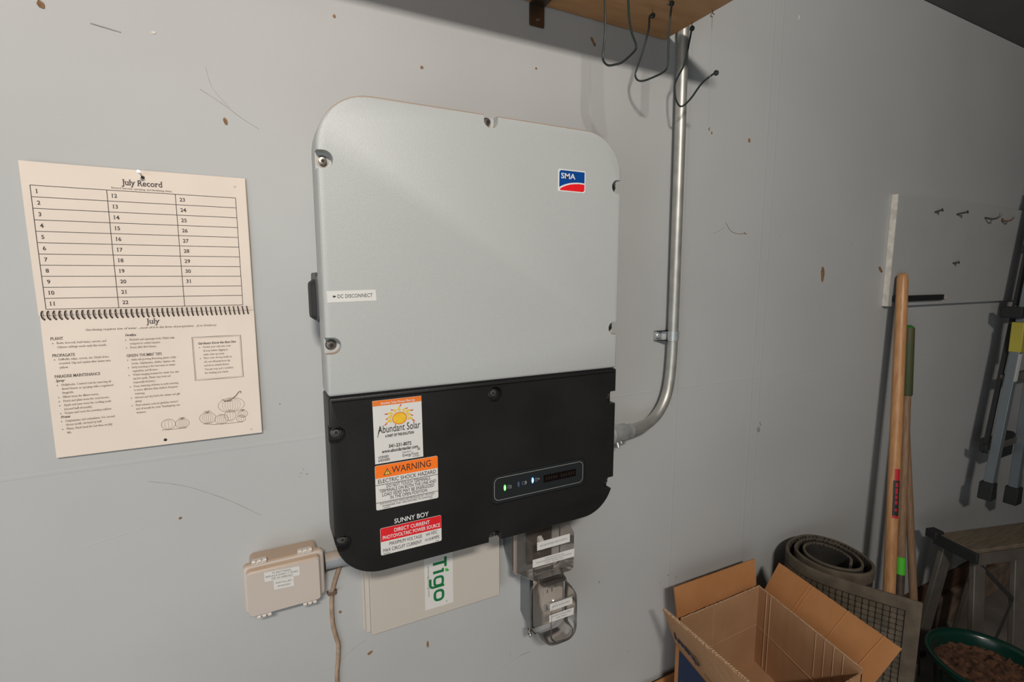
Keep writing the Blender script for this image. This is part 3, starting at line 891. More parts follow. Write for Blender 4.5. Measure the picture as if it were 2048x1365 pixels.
NT = 41
mb = MB()
path = []
for k in range(NT):                       # short slanted front strokes, long runs behind the pages
    for i in range(16):
        a = -115 + 230 * i / 9 if i < 10 else 115 + 130 * (i - 9) / 7
        fx = .0020 * i / 9 if i < 10 else .0020 + .0046 * (i - 9) / 7
        A = math.radians(a)
        path.append((-.3648 + .0066 * k + fx, min(-.0012, -.0060 - .0062 * math.cos(A)), .4155 - .0056 * math.sin(A)))
mb.tube(path, .00085, 6).build('spiral_binding', 'coil', cal)
mb = MB()
for k in range(NT):
    x = -.3648 + .0066 * k
    patch(mb, mt, arc(x + .0002, .4214, .0013, .0010, 0, 330, 10)); patch(mb, mbm, arc(x + .0019, .4094, .0013, .0010, 0, 330, 10))
mb.build('punched_holes', 'ink', cal, smooth=0)['kind'] = 'stuff'
mb = MB().lathe((-.231, -.0235, .6268), (0, 1, 0), [(.0005, -.0012), (.0026, -.0010), (.0030, 0), (.0013, .0008), (.0011, .0235)], 14)
tag(mb.build('hanging_nail', 'brightnail'), 'small shiny nail holding up the July calendar', 'nail')

# ------------------------------------------------------------------ galvanised conduit
cd = thing('metal_conduit', 'galvanised steel conduit bending up the wall from the inverter', 'conduit', (.851, -.025, .1))
pts = [(.56, -.073, .110), (.62, -.07, .108), (.69, -.058, .106), (.735, -.048, .1045), (.765, -.042, .108), (.795, -.036, .120), (.820, -.032, .142), (.838, -.029, .172), (.848, -.027, .210), (.853, -.026, .26), (.855, -.025, .32), (.8545, -.025, .46), (.8515, -.025, .78), (.849, -.025, .98), (.8475, -.025, 1.375)]
pipe = MB().tube(catmull(pts, 6), .0132, 20).build('pipe', 'galv', cd)
cn = MB().lathe((.575, -.0725, .1095), (1, .07, -.02), [(.021, -.059), (.021, .05), (.0235, .052), (.0235, .068), (.0195, .070), (.0195, .100), (.0165, .104), (.0165, .118)], 24).build('connector', 'zinc', cd)
MB().lathe((.640, -.080, .090), (0, -.5, -1), [(.0042, -.004), (.0042, .012), (.002, .013)], 10).build('set_screw', 'zinc', cn)
MB().lathe((.662, -.066, .088), (0, -.3, -1), [(.0038, -.004), (.0038, .008), (.002, .009)], 10).build('set_screw', 'zinc', cn)
sp = MB()
for k, (z, dz) in enumerate(((.3215, .012),)):
    ls = []
    prof = [(math.radians(-100 + 200 * i / 12)) for i in range(13)]
    out = [(.855 - .0152 * math.sin(a), -.025 - .0152 * math.cos(a)) for a in prof]
    out = [(.8715, -.002)] + [(x, y) for x, y in reversed(out)] + [(.838, -.003), (.812, -.003), (.812, -.0005), (.84, -.0005), (.8715, -.0005)]
    sp.loops([[(x, y, z - dz) for x, y in out], [(x, y, z + dz) for x, y in out]])
spo = sp.build('pipe_strap', 'zinc', cd, smooth=30)
MB().lathe((.824, -.003, .3215), (0, -1, 0), [(.0085, 0), (.0085, .004), (.006, .006)], 6).build('strap_screw', 'zinc', spo)

# ------------------------------------------------------------------ beige battery junction box
jb = thing('junction_box', 'small beige latched junction box with battery labels, left of the inverter', 'box', (-.068, 0, -.107))
MB().prism(rrect(-.124, -.012, -.100, -.0215, .008), 0, -.044).build('box_body', 'beige', jb, bevel=.002)
lid = MB().loops([[(x, -.042, z) for x, z in rrect(-.1335, -.0035, -.107, -.017, .009)], [(x, -.0495, z) for x, z in rrect(-.1335, -.0035, -.107, -.017, .009)], [(x, -.052, z) for x, z in rrect(-.1315, -.0055, -.105, -.019, .008)],
                  [(x, -.053, z) for x, z in rrect(-.1285, -.0105, -.1075, -.0225, .007)], [(x, -.0595, z) for x, z in rrect(-.1280, -.0115, -.1075, -.0255, .006)], [(x, -.062, z) for x, z in rrect(-.1255, -.0135, -.1055, -.0285, .005)]]).build('lid', 'beige', jb, smooth=22)
MB().prism(rrect(-.1325, -.0045, -.106, -.018, .008), -.0425, -.0437).build('lid_gasket', 'rubber', jb)
def latch(x0, x1, z, dz):
    l = MB().box(x0, x1, -.0545, -.0405, min(z, z + dz * .7), max(z, z + dz * .7)).build('latch', 'beigelight', jb, bevel=.0012)
    n = 3
    for k in range(n):
        xa = x0 + (x1 - x0) * (k * .36 + .02); xb = xa + (x1 - x0) * .24
        MB().tube([(xa, -.0535, z + dz * .72), (xb, -.0535, z + dz * .72)], .0034, 10).build('hinge_knuckle', 'beigelight', l)
latch(-.1165, -.0935, -.106, -.011); latch(-.0425, -.0195, -.106, -.011)
latch(-.1190, -.0955, -.0185, .0085); latch(-.0465, -.0225, -.0185, .0085)
def tilt(y, x0, z0, k): return lambda u, v: (x0 + u, y, z0 + v + k * u)
l1 = MB(); m1 = lambda x, z: (x, -.0622, z - .06 * (x + .073)); l1.add([m1(-.101, -.0495), m1(-.0455, -.0495), m1(-.0455, -.0325), m1(-.101, -.0325)], [(0, 1, 2, 3)])
l1o = l1.build('battery_label', 'white', jb, smooth=0)
mb = MB(); m2 = lambda x, z: (x, -.0625, z - .06 * (x + .073))
write(mb, m2, '9V BATTERIES,', -.0735, -.0375, .0032, centre=True, xs=1.05); write(mb, m2, 'REPLACE EVERY 7 YEARS', -.0735, -.0426, .0032, centre=True, xs=1.0); write(mb, m2, 'OR AS NEEDED', -.0735, -.0477, .0032, centre=True, xs=1.05)
mb.build('label_print', 'softink', l1o, smooth=0)
l2 = MB(); l2.add([m1(-.0872, -.0672), m1(-.0557, -.0672), m1(-.0557, -.0500), m1(-.0872, -.0500)], [(0, 1, 2, 3)])
l2o = l2.build('date_label', 'white', jb, smooth=0)
mb = MB(); write(mb, m2, 'INSTALLED', -.0715, -.0570, .0032, centre=True, xs=1.1); write(mb, m2, '04/20/2021', -.0715, -.0635, .0032, centre=True, xs=1.0)
mb.build('label_print', 'softink', l2o, smooth=0)

pv = thing('plastic_conduit', 'short grey plastic pipe between the beige junction box and the inverter', 'conduit', (.05, -.026, -.06))
MB().tube([(-.012, -.026, -.057), (.115, -.024, -.060)], .0152, 20).build('pipe', 'pvc', pv)
MB().lathe((-.012, -.026, -.057), (1, 0, 0), [(.0185, 0), (.0185, .011), (.017, .012)], 20).build('lock_ring', 'rubber', pv)

cpts = [(.031, -.010, -.075), (.025, -.006, -.095), (.0175, -.005, -.118), (.0128, -.005, -.137), (.0105, -.005, -.165), (.0113, -.005, -.204), (.0165, -.005, -.235), (.0195, -.005, -.252), (.0170, -.005, -.285), (.0135, -.005, -.33), (.0145, -.005, -.5), (.013, -.005, -.8), (.013, -.005, -1.0)]
tag(MB().tube(catmull(cpts, 6), .0042, 10).build('data_cable', 'cable'), 'dusty tan cable running down the wall below the grey plastic pipe', 'cable')
stp = MB().tube([(.0045, -.001, -.1345), (.0055, -.009, -.1345), (.0125, -.0112, -.1345), (.0195, -.009, -.1345), (.0205, -.001, -.1345)], .0017, 8)
stp.tube([(.0045, -.001, -.1375), (.0055, -.009, -.1375), (.0125, -.0112, -.1375), (.0195, -.009, -.1375), (.0205, -.001, -.1375)], .0017, 8)
tag(stp.build('cable_staple', 'staple'), 'small rusty staple pinning the tan cable to the wall', 'staple')

# ------------------------------------------------------------------ cream monitoring enclosure
tg = thing('monitoring_enclosure', 'flat cream enclosure with green lettered label, half hidden under the inverter', 'enclosure', (.22, 0, -.236))
MB().prism(rrect(.0685, .372, -.2365, -.045, .003), 0, -.004).build('base_flange', 'cream', tg, bevel=.001)
MB().prism(rrect(.0735, .3665, -.2355, -.046, .003), -.0035, -.0065).build('dark_gap', 'rubber', tg)
MB().prism(rrect(.0725, .3675, -.2365, -.045, .004), -.0060, -.0165).build('box_body', 'cream', tg, bevel=.0015)
MB().prism(rrect(.0800, .3615, -.2350, -.045, .002), -.0165, -.0300).build('front_cover', 'cream', tg, bevel=.0015)
tl = MB().prism([(.190, -.2165), (.2515, -.2165), (.2515, -.085), (.190, -.085)], -.030, -.0304).build('brand_label', 'white', tg, smooth=0)
def down(y, x0, z0):                      # lettering that reads downward, letter tops to the right
    return lambda u, v: (x0 + v, y, z0 - u)
mb = MB(); dn = down(-.0307, .2080, -.1085)
patch(mb, dn, [(.0, .0300), (.0215, .0300), (.0215, .0245), (.0, .0245)])
patch(mb, dn, [(.0080, .0245), (.0140, .0245), (.0140, 0), (.0080, 0)])
patch(mb, dn, [(.0268, 0), (.0328, 0), (.0328, .0235), (.0268, .0235)])
patch(mb, dn, [(.0240, .0235), (.0268, .0235), (.0268, .0190), (.0240, .0190)])
strip(mb, dn, rrect(.0412, .0600, .0028, .0207, .006, 5), .0052, closed=True)
strip(mb, down(-.0311, .2080, -.1085), [(.0618, .0235), (.0618, -.0015), (.0600, -.0050), (.0560, -.0066), (.0420, -.0066)], .0052)
strip(mb, dn, rrect(.0718, .0926, .0028, .0207, .007, 5), .0056, closed=True)
mb.build('brand_letters', 'green', tl, smooth=0)
mb = MB(); patch(mb, dn, [(.0265, .0265), (.0300, .0262), (.0335, .0280), (.0350, .0335), (.0310, .0345), (.0272, .0310)]); mb.build('leaf_dot', 'leaf', tl, smooth=0)
mb = MB(); write(mb, down(-.0307, .1965, -.1200), 'www.tigoenergy.com', 0, 0, .0040, u1=.068); write(mb, down(-.0307, .2345, -.2075), '®', 0, 0, .0035, xs=1); mb.build('web_address', 'softink', tl, smooth=0)

# ------------------------------------------------------------------ covered switch and receptacle
def bubble(levels, n=6):
    mb = MB(); ls = []
    for y, x0, x1, z0, z1, r in levels: ls.append([(x, y, z) for x, z in rrect(x0, x1, z0, z1, r, n)])
    return mb.loops(ls, cap0=False, cap1=True)
s1 = thing('covered_switch', 'upper weatherproof switch under a smoked clear cover, just below the inverter', 'switch', (.44, 0, -.17))
MB().loops([[(x, 0, z) for x, z in rrect(.384, .480, -.140, -.05, .006)], [(x, -.058, z) for x, z in rrect(.382, .485, -.170, -.05, .008)]]).build('back_box', 'boxgrey', s1, bevel=.002)
MB().prism(rrect(.379, .489, -.172, -.048, .010), -.058, -.063).build('gasket', 'rubber', s1)
MB().prism(rrect(.377, .491, -.174, -.046, .012), -.063, -.0685).build('cover_flange', 'gasket', s1, bevel=.0015)
MB().prism(rrect(.381, .487, -.170, -.050, .012), -.0685, -.074).build('inner_flange', 'innerflange', s1)
dv = MB().prism(rrect(.402, .466, -.150, -.062, .005), -.074, -.078).build('switch_plate', 'device', s1)
MB().obox((.434, -.088, -.100), (.005, 0, 0), (0, .012, .006), (0, -.003, .006)).build('toggle', 'white', dv, bevel=.001)
MB().lathe((.434, -.078, -.128), (0, -1, 0), [(.004, 0), (.004, .002), (.002, .003)], 12).build('plate_screw', 'steel', dv)
MB().obox((.44, -.085, -.155), (.022, 0, 0), (0, .008, 0), (0, .002, .010)).build('cord_guide', 'clear', s1, bevel=.002)
b1 = bubble([(-.072, .381, .489, -.171, -.049, .012), (-.095, .383, .490, -.167, -.052, .014), (-.122, .386, .491, -.158, -.059, .012), (-.131, .389, .489, -.154, -.063, .009)]).build('clear_cover', 'smoke', s1)
def tape(name, pts, lines, y, parent, cap, k, xs=.9):
    o = MB().add([(x, y, z) for x, z in pts] + [(x, y - .0003, z) for x, z in pts], [(0, 1, 2, 3), (7, 6, 5, 4), (0, 4, 5, 1), (1, 5, 6, 2), (2, 6, 7, 3), (3, 7, 4, 0)]).build(name, 'white', parent, smooth=0)
    mb = MB()
    xm = sum(p[0] for p in pts) / 4
    for s, z, wd in lines:
        write(mb, lambda u, v: (u, y - .0006, v + k * (u - xm)), s, xm - wd / 2, z, cap, u1=xm + wd / 2)
    mb.build('label_print', 'softink', o, smooth=0)
tape('switch_label', [(.398, -.0870), (.478, -.0875), (.4775, -.0690), (.3975, -.0690)], [('SECURE POWER SUPPLY SWITCH', -.0800, .066)], -.1315, s1, .0034, 0)
tape('instruction_label', [(.3875, -.1215), (.4895, -.1240), (.4898, -.1055), (.3875, -.1045)], [('TURN OFF SWITCH ON', -.1108, .046), ('SOLAR INVERTER BEFORE USE OF SWITCH', -.1153, .086), ('SUPPLY SWITCH ON', -.1200, .044)], -.1316, s1, .0030, -.02)

s2 = thing('covered_receptacle', 'lower weatherproof receptacle under a rounded clear cover, lowest below the inverter', 'receptacle', (.465, 0, -.33))
MB().loops([[(x, 0, z) for x, z in rrect(.429, .505, -.316, -.195, .006)], [(x, -.056, z) for x, z in rrect(.425, .508, -.318, -.193, .008)]]).build('back_box', 'boxgrey', s2, bevel=.002)
MB().prism(rrect(.4235, .510, -.320, -.191, .010), -.056, -.061).build('gasket', 'rubber', s2)
pt = MB().prism(rrect(.428, .506, -.316, -.196, .008), -.061, -.066).build('receptacle_plate', 'plate', s2, bevel=.0015)
for zc in (-.237, -.277):
    fc = MB().prism(rrect(.451, .485, zc - .0145, zc + .0145, .010), -.066, -.0685).build('outlet_face', 'plate', pt)
    for dx in (-.006, .006): MB().box(.468 + dx - .001, .468 + dx + .001, -.0690, -.0680, zc - .001, zc + .007).build('outlet_slot', 'rubber', fc, smooth=0)
bubble([(-.061, .4205, .5135, -.334, -.199, .030), (-.066, .4195, .5145, -.336, -.197, .030), (-.0665, .4235, .5120, -.333, -.203, .028), (-.098, .4245, .5135, -.335, -.205, .030), (-.113, .4275, .5125, -.334, -.209, .030), (-.1205, .4340, .5070, -.327, -.217, .026)]).build('clear_cover', 'clear', s2)
cvp = [o for o in s2.children if o.name.startswith('clear_cover')][0]
MB().tube([(x, -.1205, z) for x, z in rrect(.4405, .5025, -.320, -.224, .020, 6)], .0016, 8, closed=True).build('front_ridge', 'clear', cvp)
MB().tube([(x, -.0675, z) for x, z in rrect(.4205, .5135, -.3345, -.1985, .030, 6)], .0016, 8, closed=True).build('cover_rim', 'clear', cvp)
for x in (.442, .494): MB().tube([(x - .007, -.070, -.200), (x + .007, -.070, -.200)], .0055, 12).build('hinge_barrel', 'clear', s2)
MB().box(.440, .496, -.090, -.066, -.2065, -.1985).build('hinge_bar', 'clear', s2, bevel=.002)
MB().tube([(.4190, -.064, -.314), (.4190, -.064, -.326), (.4225, -.064, -.332)], .0045, 10).build('lock_tab', 'clear', s2)
tape('receptacle_label', [(.4370, -.2410), (.4945, -.2415), (.4935, -.2240), (.4360, -.2240)], [('SECURE POWER SUPPLY', -.2345, .046)], -.1210, s2, .0034, 0)
tape('rating_label', [(.4355, -.2670), (.4975, -.2685), (.4985, -.2515), (.4352, -.2505)], [('120V MAX OUTPUT 2000W', -.2575, .050), ('16A MAX', -.2635, .028)], -.1210, s2, .0032, -.02)

# ------------------------------------------------------------------ shelf, bracket and wire hooks
sh_ = MB().box(-.75, .813, -.285, 0, 1.027, 1.046).build('wall_shelf', 'shelfwood', bevel=.003)
tag(sh_, 'varnished wooden shelf board high on the wall above the inverter', 'shelf')
br = thing('shelf_bracket', 'small bronze angle bracket under the wooden shelf', 'bracket', (.4635, 0, .983))
MB().loops([[(x, -.0005, z) for x, z in rrect(.446, .481, .983, 1.027, .003)], [(x, -.0035, z) for x, z in rrect(.446, .481, .983, 1.027, .003)]]).build('wall_plate', 'bronze', br, bevel=.0008)
MB().loops([[(x, y, 1.0268) for x, y in rrect(.446, .481, -.045, -.0005, .003)], [(x, y, 1.0238) for x, y in rrect(.446, .481, -.045, -.0005, .003)]]).build('shelf_plate', 'bronze', br, bevel=.0008)
MB().lathe((.4665, -.0035, .997), (0, -1, 0), [(.0042, 0), (.0042, .001), (.002, .002)], 12).build('bracket_screw', 'steel', br)

def ring(mb, c, r, axis, w=.0018, n=16):
    axis = Vector(axis).normalized(); u = axis.orthogonal().normalized(); v = axis.cross(u)
    mb.tube([Vector(c) + r * (math.cos(2 * math.pi * k / n) * u + math.sin(2 * math.pi * k / n) * v) for k in range(n)], w, 7, closed=True)
def eyelet(parent, x, y, m='steel'):
    mb = MB(); ring(mb, (x, y, 1.0170), .0034, (1, .3, 0), .0010); mb.tube([(x, y, 1.028), (x, y, 1.0200)], .0010, 6)
    return mb.build('screw_eye', m, parent)
def wire_hook(label, path, rings, eyes):
    t = thing('wire_hook', label, 'hook', (path[0][0], path[0][1], min(p[2] for p in path)), 'wire hooks hanging under the shelf')
    MB().tube(catmull(path, 6), .0021, 8).build('wire', 'wire', t)
    for c in rings:
        mb = MB(); ring(mb, c, .0036, (1, .15, .1), .0017); ring(mb, (c[0] + .0028, c[1], c[2]), .0036, (1, .15, .1), .0017); mb.build('coiled_end', 'wire', t)
    for e in eyes: eyelet(t, *e)
wire_hook('long loop of dark wire nearest the shelf bracket', [(0.5309, -0.14, 1.0145), (0.5309, -0.142, 0.985), (0.5309, -0.144, 0.9493), (0.5309, -0.144, 0.9181), (0.5309, -0.1392, 0.8888), (0.5309, -0.144, 0.8765), (0.5309, -0.1572, 0.8661), (0.5309, -0.178, 0.8604), (0.5309, -0.1988, 0.8576), (0.5309, -0.23, 0.8642), (0.5309, -0.2337, 0.8737), (0.5309, -0.2214, 0.8992), (0.5309, -0.212, 0.936), (0.5309, -0.206, 1.0145)],
          [(0.5309, -0.1400, 1.0155), (0.5309, -0.2060, 1.0155)], [(0.5309, -0.1400), (0.5309, -0.2060)])
wire_hook('middle loop of dark wire under the shelf corner', [(.69, -.093, 1.0145), (.69, -.086, 1.016), (.69, -.084, .990), (.69, -.067, .952), (.69, -.050, .924), (.69, -.046, .913), (.69, -.053, .901), (.69, -.070, .893), (.69, -.096, .890), (.69, -.134, .890), (.69, -.145, .901), (.69, -.145, .934), (.69, -.146, .978), (.69, -.150, 1.013)],
          [(.69, -.094, 1.0150), (.69, -.148, 1.0150)], [(.69, -.094), (.69, -.142)])
wire_hook('dark wire bent open like a hook, dangling in front of the metal conduit', [(.806, -.092, 1.0145), (.806, -.088, .995), (.806, -.075, .948), (.806, -.054, .923), (.806, -.048, .909), (.806, -.051, .883), (.806, -.059, .867), (.806, -.068, .858), (.806, -.081, .858), (.806, -.101, .868), (.806, -.129, .889), (.806, -.160, .898)],
          [(.806, -.092, 1.0150), (.806, -.1645, .898)], [(.806, -.092)])
th = thing('hanging_thread', 'thin thread hanging from a screw eye at the shelf end', 'thread', (.804, -.15, .797))
MB().tube([(.804, -.150, 1.014), (.804, -.151, .93), (.804, -.154, .797)], .0004, 5).build('thread', 'thread', th)
eyelet(th, .804, -.150)

# ------------------------------------------------------------------ tool board with nails
tb = thing('tool_board', 'white painted board fixed to the wall on the right', 'board', (2.4, 0, .368))
MB().box(1.852, 3.6, -.0195, -.0008, .368, .746).build('panel', 'board', tb, bevel=.0015)
MB().box(1.8495, 1.8525, -.0192, -.0008, .369, .745).build('chipped_edge', 'rawedge', tb, smooth=0)
def nail(label, x, z, L, up, m='nail', r=.0032):
    a = Vector((x, -.018, z)); b = a + Vector((.004, -L, up))
    mb = MB().tube([a, b], r, 8); d = (b - a).normalized(); mb.lathe(b, d, [(.0062, -.0012), (.0062, .0012), (.003, .002)], 12)
    return tag(mb.build('board_nail', m), label, 'nail', 'nails in the white board')
nail('nail at the upper left of the white board', 2.099, .699, .022, .006)
nail('long nail second from the left in the top row of the white board', 2.259, .700, .032, .006)
nail('short nail alone near the middle of the white board', 2.271, .520, .018, .003)
hk = MB().tube(catmull([(2.485, -.018, .700), (2.485, -.045, .692), (2.487, -.062, .699), (2.487, -.066, .713)], 5), .0032, 8)
tag(hk.build('cup_hook', 'nail'), 'small cup hook in the top row of the white board', 'hook')
hk = MB().tube(catmull([(2.635, -.018, .697), (2.637, -.036, .692), (2.638, -.05, .698), (2.638, -.054, .708)], 5), .0034, 8)
hk.lathe((2.636, -.019, .697), (0, -1, 0), [(.009, 0), (.009, .002), (.004, .004)], 12)
tag(hk.build('rusty_hook', 'staple'), 'rusty reddish hook at the right of the white board top row', 'hook')
mg = thing('magnetic_strip', 'black magnetic tool strip along the lower edge of the white board', 'tool strip', (2.06, -.019, .383))
MB().box(1.872, 2.205, -.031, -.019, .384, .404).build('black_bar', 'magnet', mg, bevel=.001)
MB().box(2.205, 2.235, -.027, -.019, .386, .402).build('end_cap', 'beige', mg, bevel=.001)

# ------------------------------------------------------------------ long-handled tools leaning on the wall
def lerp(a, b, t): return Vector(a) + (Vector(b) - Vector(a)) * t
def handle_path(a, b, t1): return [lerp(a, b, t) for t in (0, t1)]
t1 = thing('garden_tool', 'long pale varnished wooden tool handle with red collar, tallest of the leaning tools', 'garden tool', (1.72, -.19, -1.05))
A, B = Vector((1.876, -.043, .482)), Vector((1.761, -.15, -.586))
d = (B - A).normalized()
Lh = (B - A).length
hp = [A - d * .0, A + d * .006, A + d * .018, A + d * .1, A + d * Lh * .5, A + d * (Lh + .02)]
MB().tube(hp, [.006, .0135, .0165, .0172, .0175, .0180], 20).build('handle', 'ash', t1)
MB().tube([A + d * (Lh + .0), A + d * (Lh + .035)], .0192, 20).build('red_collar', 'redtape', t1)
MB().tube([A + d * (Lh + .035), A + d * (Lh + .24)], [.020, .024], 20).build('socket', 'iron', t1)
e = A + d * (Lh + .22)
n_ = Vector((-.5, -.85, 0)).normalized(); s_ = d.cross(n_).normalized(); n_ = s_.cross(d).normalized()
mb = MB(); rows = []
for k in range(8):
    t = k / 7
    w_ = .085 * math.sqrt(max(0.02, 1 - max(0, t - .45) ** 2 / .31))
    rows.append([e + d * (.24 * t) + s_ * (w_ * u) + n_ * (.022 * u * u - .012 * t) for u in (-1, -.6, -.2, .2, .6, 1)])
for r_a, r_b in zip(rows, rows[1:]):
    for i in range(5): mb.add([r_a[i], r_a[i + 1], r_b[i + 1], r_b[i]], [(0, 1, 2, 3)])
mb.build('blade', 'iron', t1, solid=.003)
def wrap(t0, t1_, a0, a1, m, name, r=.0178, n=8):          # decal wrapped round the handle
    camdir = (Vector((-.089, -.968, .47)) - lerp(A, B, .7)); camdir -= d * camdir.dot(d); camdir.normalize(); sd = d.cross(camdir)
    mb = MB(); vs_ = []
    for t in (t0, t1_):
        for k in range(n + 1):
            a = math.radians(a0 + (a1 - a0) * k / n)
            vs_.append(A + d * (t * Lh) + (camdir * math.cos(a) + sd * math.sin(a)) * r)
    mb.add(vs_, [(k, k + 1, n + 2 + k, n + 1 + k) for k in range(n)])
    return mb.build(name, m, t1)
dc = wrap(.648, .765, -62, 4, 'ink', 'handle_decal')
for k, (a, b_) in enumerate(((.655, .668), (.672, .69), (.694, .705), (.71, .722), (.735, .743))): wrap(a, b_, -42, -18, 'redtape', 'decal_lettering', .0180, 4)
wrap(.612, .648, -60, -4, 'redtape', 'red_flame', .0179); wrap(.757, .765, -62, 4, 'redtape', 'decal_foot', .0180)

t2 = thing('garden_tool', 'weathered wooden tool handle with dark green grip behind the shovel', 'garden tool', (1.85, -.16, -1.05))
A2, B2 = Vector((1.968, -.036, .300)), Vector((1.878, -.128, -.598))
d2 = (B2 - A2).normalized(); L2 = (B2 - A2).length
MB().tube([A2 + d2 * .2, A2 + d2 * (L2 + .05)], .0125, 16).build('handle', 'oldwood', t2)
MB().tube([A2, A2 + d2 * .006, A2 + d2 * .012], [.006, .0135, .0165], 16).build('grip_cap', 'greencap', t2)
MB().tube([A2 + d2 * .012, A2 + d2 * .245, A2 + d2 * .25], [.0165, .0165, .0135], 16).build('grip', 'greengrip', t2)
MB().tube([A2 + d2 * (L2 - .09), A2 + d2 * (L2 - .03)], .0142, 16).build('green_band', 'greenband', t2)
MB().tube([A2 + d2 * (L2 - .03), A2 + d2 * (L2 + .40)], [.0135, .0120], 14).build('ferrule', 'iron', t2)
t3 = thing('garden_tool', 'thin dark wooden tool handle at the right of the leaning tools', 'garden tool', (2.02, -.16, -1.05))
A3, B3 = Vector((2.004, -.028, .03)), Vector((2.047, -.100, -.70))
d3 = (B3 - A3).normalized(); L3 = (B3 - A3).length
MB().tube([A3, A3 + d3 * .008, A3 + d3 * .02, A3 + d3 * (L3 + .15)], [.004, .010, .0115, .0135], 14).build('handle', 'oldwood', t3)
MB().tube([A3 + d3 * (L3 + .13), A3 + d3 * (L3 + .33)], [.0145, .010], 12).build('ferrule', 'iron', t3)

# ------------------------------------------------------------------ hanging ladder at far right
ld = thing('hanging_ladder', 'blue-grey folding ladder hanging on the wall at the far right', 'ladder', (2.8, 0, -.49))
def rail(x0, z0, x1, z1, y0=-.135, y1=-.105, w=.032):
    return MB().loops([[(x0, y0, z0), (x0 + w, y0, z0), (x0 + w, y1, z0), (x0, y1, z0)], [(x1, y0, z1), (x1 + w, y0, z1), (x1 + w, y1, z1), (x1, y1, z1)]]).build('side_rail', 'alu', ld, bevel=.002)
rail(2.505, -.37, 2.715, .85); rail(2.755, -.44, 2.80, .85); rail(3.02, -.40, 2.98, .85); rail(3.20, -.40, 3.02, .85, -.10, -.07)
MB().beam((2.545, -.085, -.25), (2.745, -.085, .80), .010, .016, (0, 1, 0)).build('rail_shadow_strip', 'rubber', ld)  # dark strip added as the shadow beside the left rail, not a ladder part
def foot(x0, x1, z0, z1, y0, y1): MB().loops([[(x0, y0, z0), (x1, y0, z0), (x1, y1, z0), (x0, y1, z0)], [(x0 + .006, y0, z1), (x1 - .004, y0, z1), (x1 - .004, y1, z1), (x0 + .006, y1, z1)]]).build('rubber_foot', 'rubber', ld, bevel=.003)
foot(2.486, 2.538, -.425, -.355, -.142, -.098); foot(2.742, 2.800, -.50, -.425, -.142, -.098); foot(3.01, 3.06, -.46, -.39, -.142, -.098)
for z in (-.22, .06, .34, .62):
    f_ = (z + .37) / 1.22
    xa = 2.505 + .21 * f_ + .02
    MB().box(xa, 3.03, -.112, -.085, z - .014, z + .014).build('rung', 'greyalu', ld, bevel=.002)
MB().box(2.598, 2.650, -.139, -.100, .170, .290).build('yellow_sleeve', 'yellow', ld, bevel=.003)
MB().obox((2.6000, -.1365, .110), (.0135, 0, 0), (0, .0008, 0), (.0085, 0, .055)).build('rail_label', 'white', ld, smooth=0)
MB().box(2.60, 2.645, -.128, -.06, .305, .35).build('hinge_block', 'rubber', ld, bevel=.004)
MB().box(2.505, 2.520, -.105, -.08, -.235, -.205).build('hinge_block', 'rubber', ld, bevel=.004)
MB().box(2.62, 2.74, -.11, -.08, -.28, -.18).build('spreader_plate', 'rubber', ld, bevel=.004)

# ------------------------------------------------------------------ folding trestle
tr = thing('folding_trestle', 'low folding trestle with weathered plank top near the far right wall', 'trestle', (2.5, -.25, -1.05))
O = Vector((2.155, -.163, 0)); ux = Vector((.965, -.262, 0)); vx = Vector((.262, .965, 0))
def TP(u, v, z): return O + ux * u + vx * v + Vector((0, 0, z))
MB().obox(TP(.55, .0, -.512), ux * .545, vx * .062, Vector((0, 0, .012))).build('plank_top', 'plank', tr, bevel=.002)
MB().obox(TP(.55, -.066, -.535), ux * .545, vx * .004, Vector((0, 0, .022))).build('front_rail', 'greyalu', tr, bevel=.001)
br1 = MB().obox(TP(-.004, -.01, -.520), ux * .006, vx * .075, Vector((0, 0, .020))).build('end_bracket', 'rubber', tr, bevel=.003)
MB().obox(TP(.0, .07, -.505), ux * .02, vx * .02, Vector((0, 0, .016))).build('corner_clip', 'rubber', tr, bevel=.003)
for u in (.045, .235, .80, .99):
    for s in (-1, 1):
        a = TP(u, .05 * s, -.525); b = TP(u - .02, .105 * s, -1.045)
        lg = MB().beam(a, b, .052, .020, vx).build('leg', 'greyalu', tr, bevel=.003)
        MB().beam(lerp(a, b, .955), b + Vector((0, 0, -.003)), .062, .030, vx).build('foot_cap', 'rubber', lg, bevel=.003)
for u0, u1_ in ((.045, .235), (.80, .99)):
    MB().beam(TP(u0, -.062, -.56), TP(u1_, -.078, -.74), .014, .004, vx).build('brace', 'nail', tr)
    MB().beam(TP(u0 + .0, -.10, -.98), TP(u1_, -.066, -.66), .012, .004, vx).build('brace', 'nail', tr)
    MB().beam(TP(u0, -.098, -.93), TP(u1_, -.098, -.93), .02, .012, vx).build('stretcher', 'greyalu', tr)

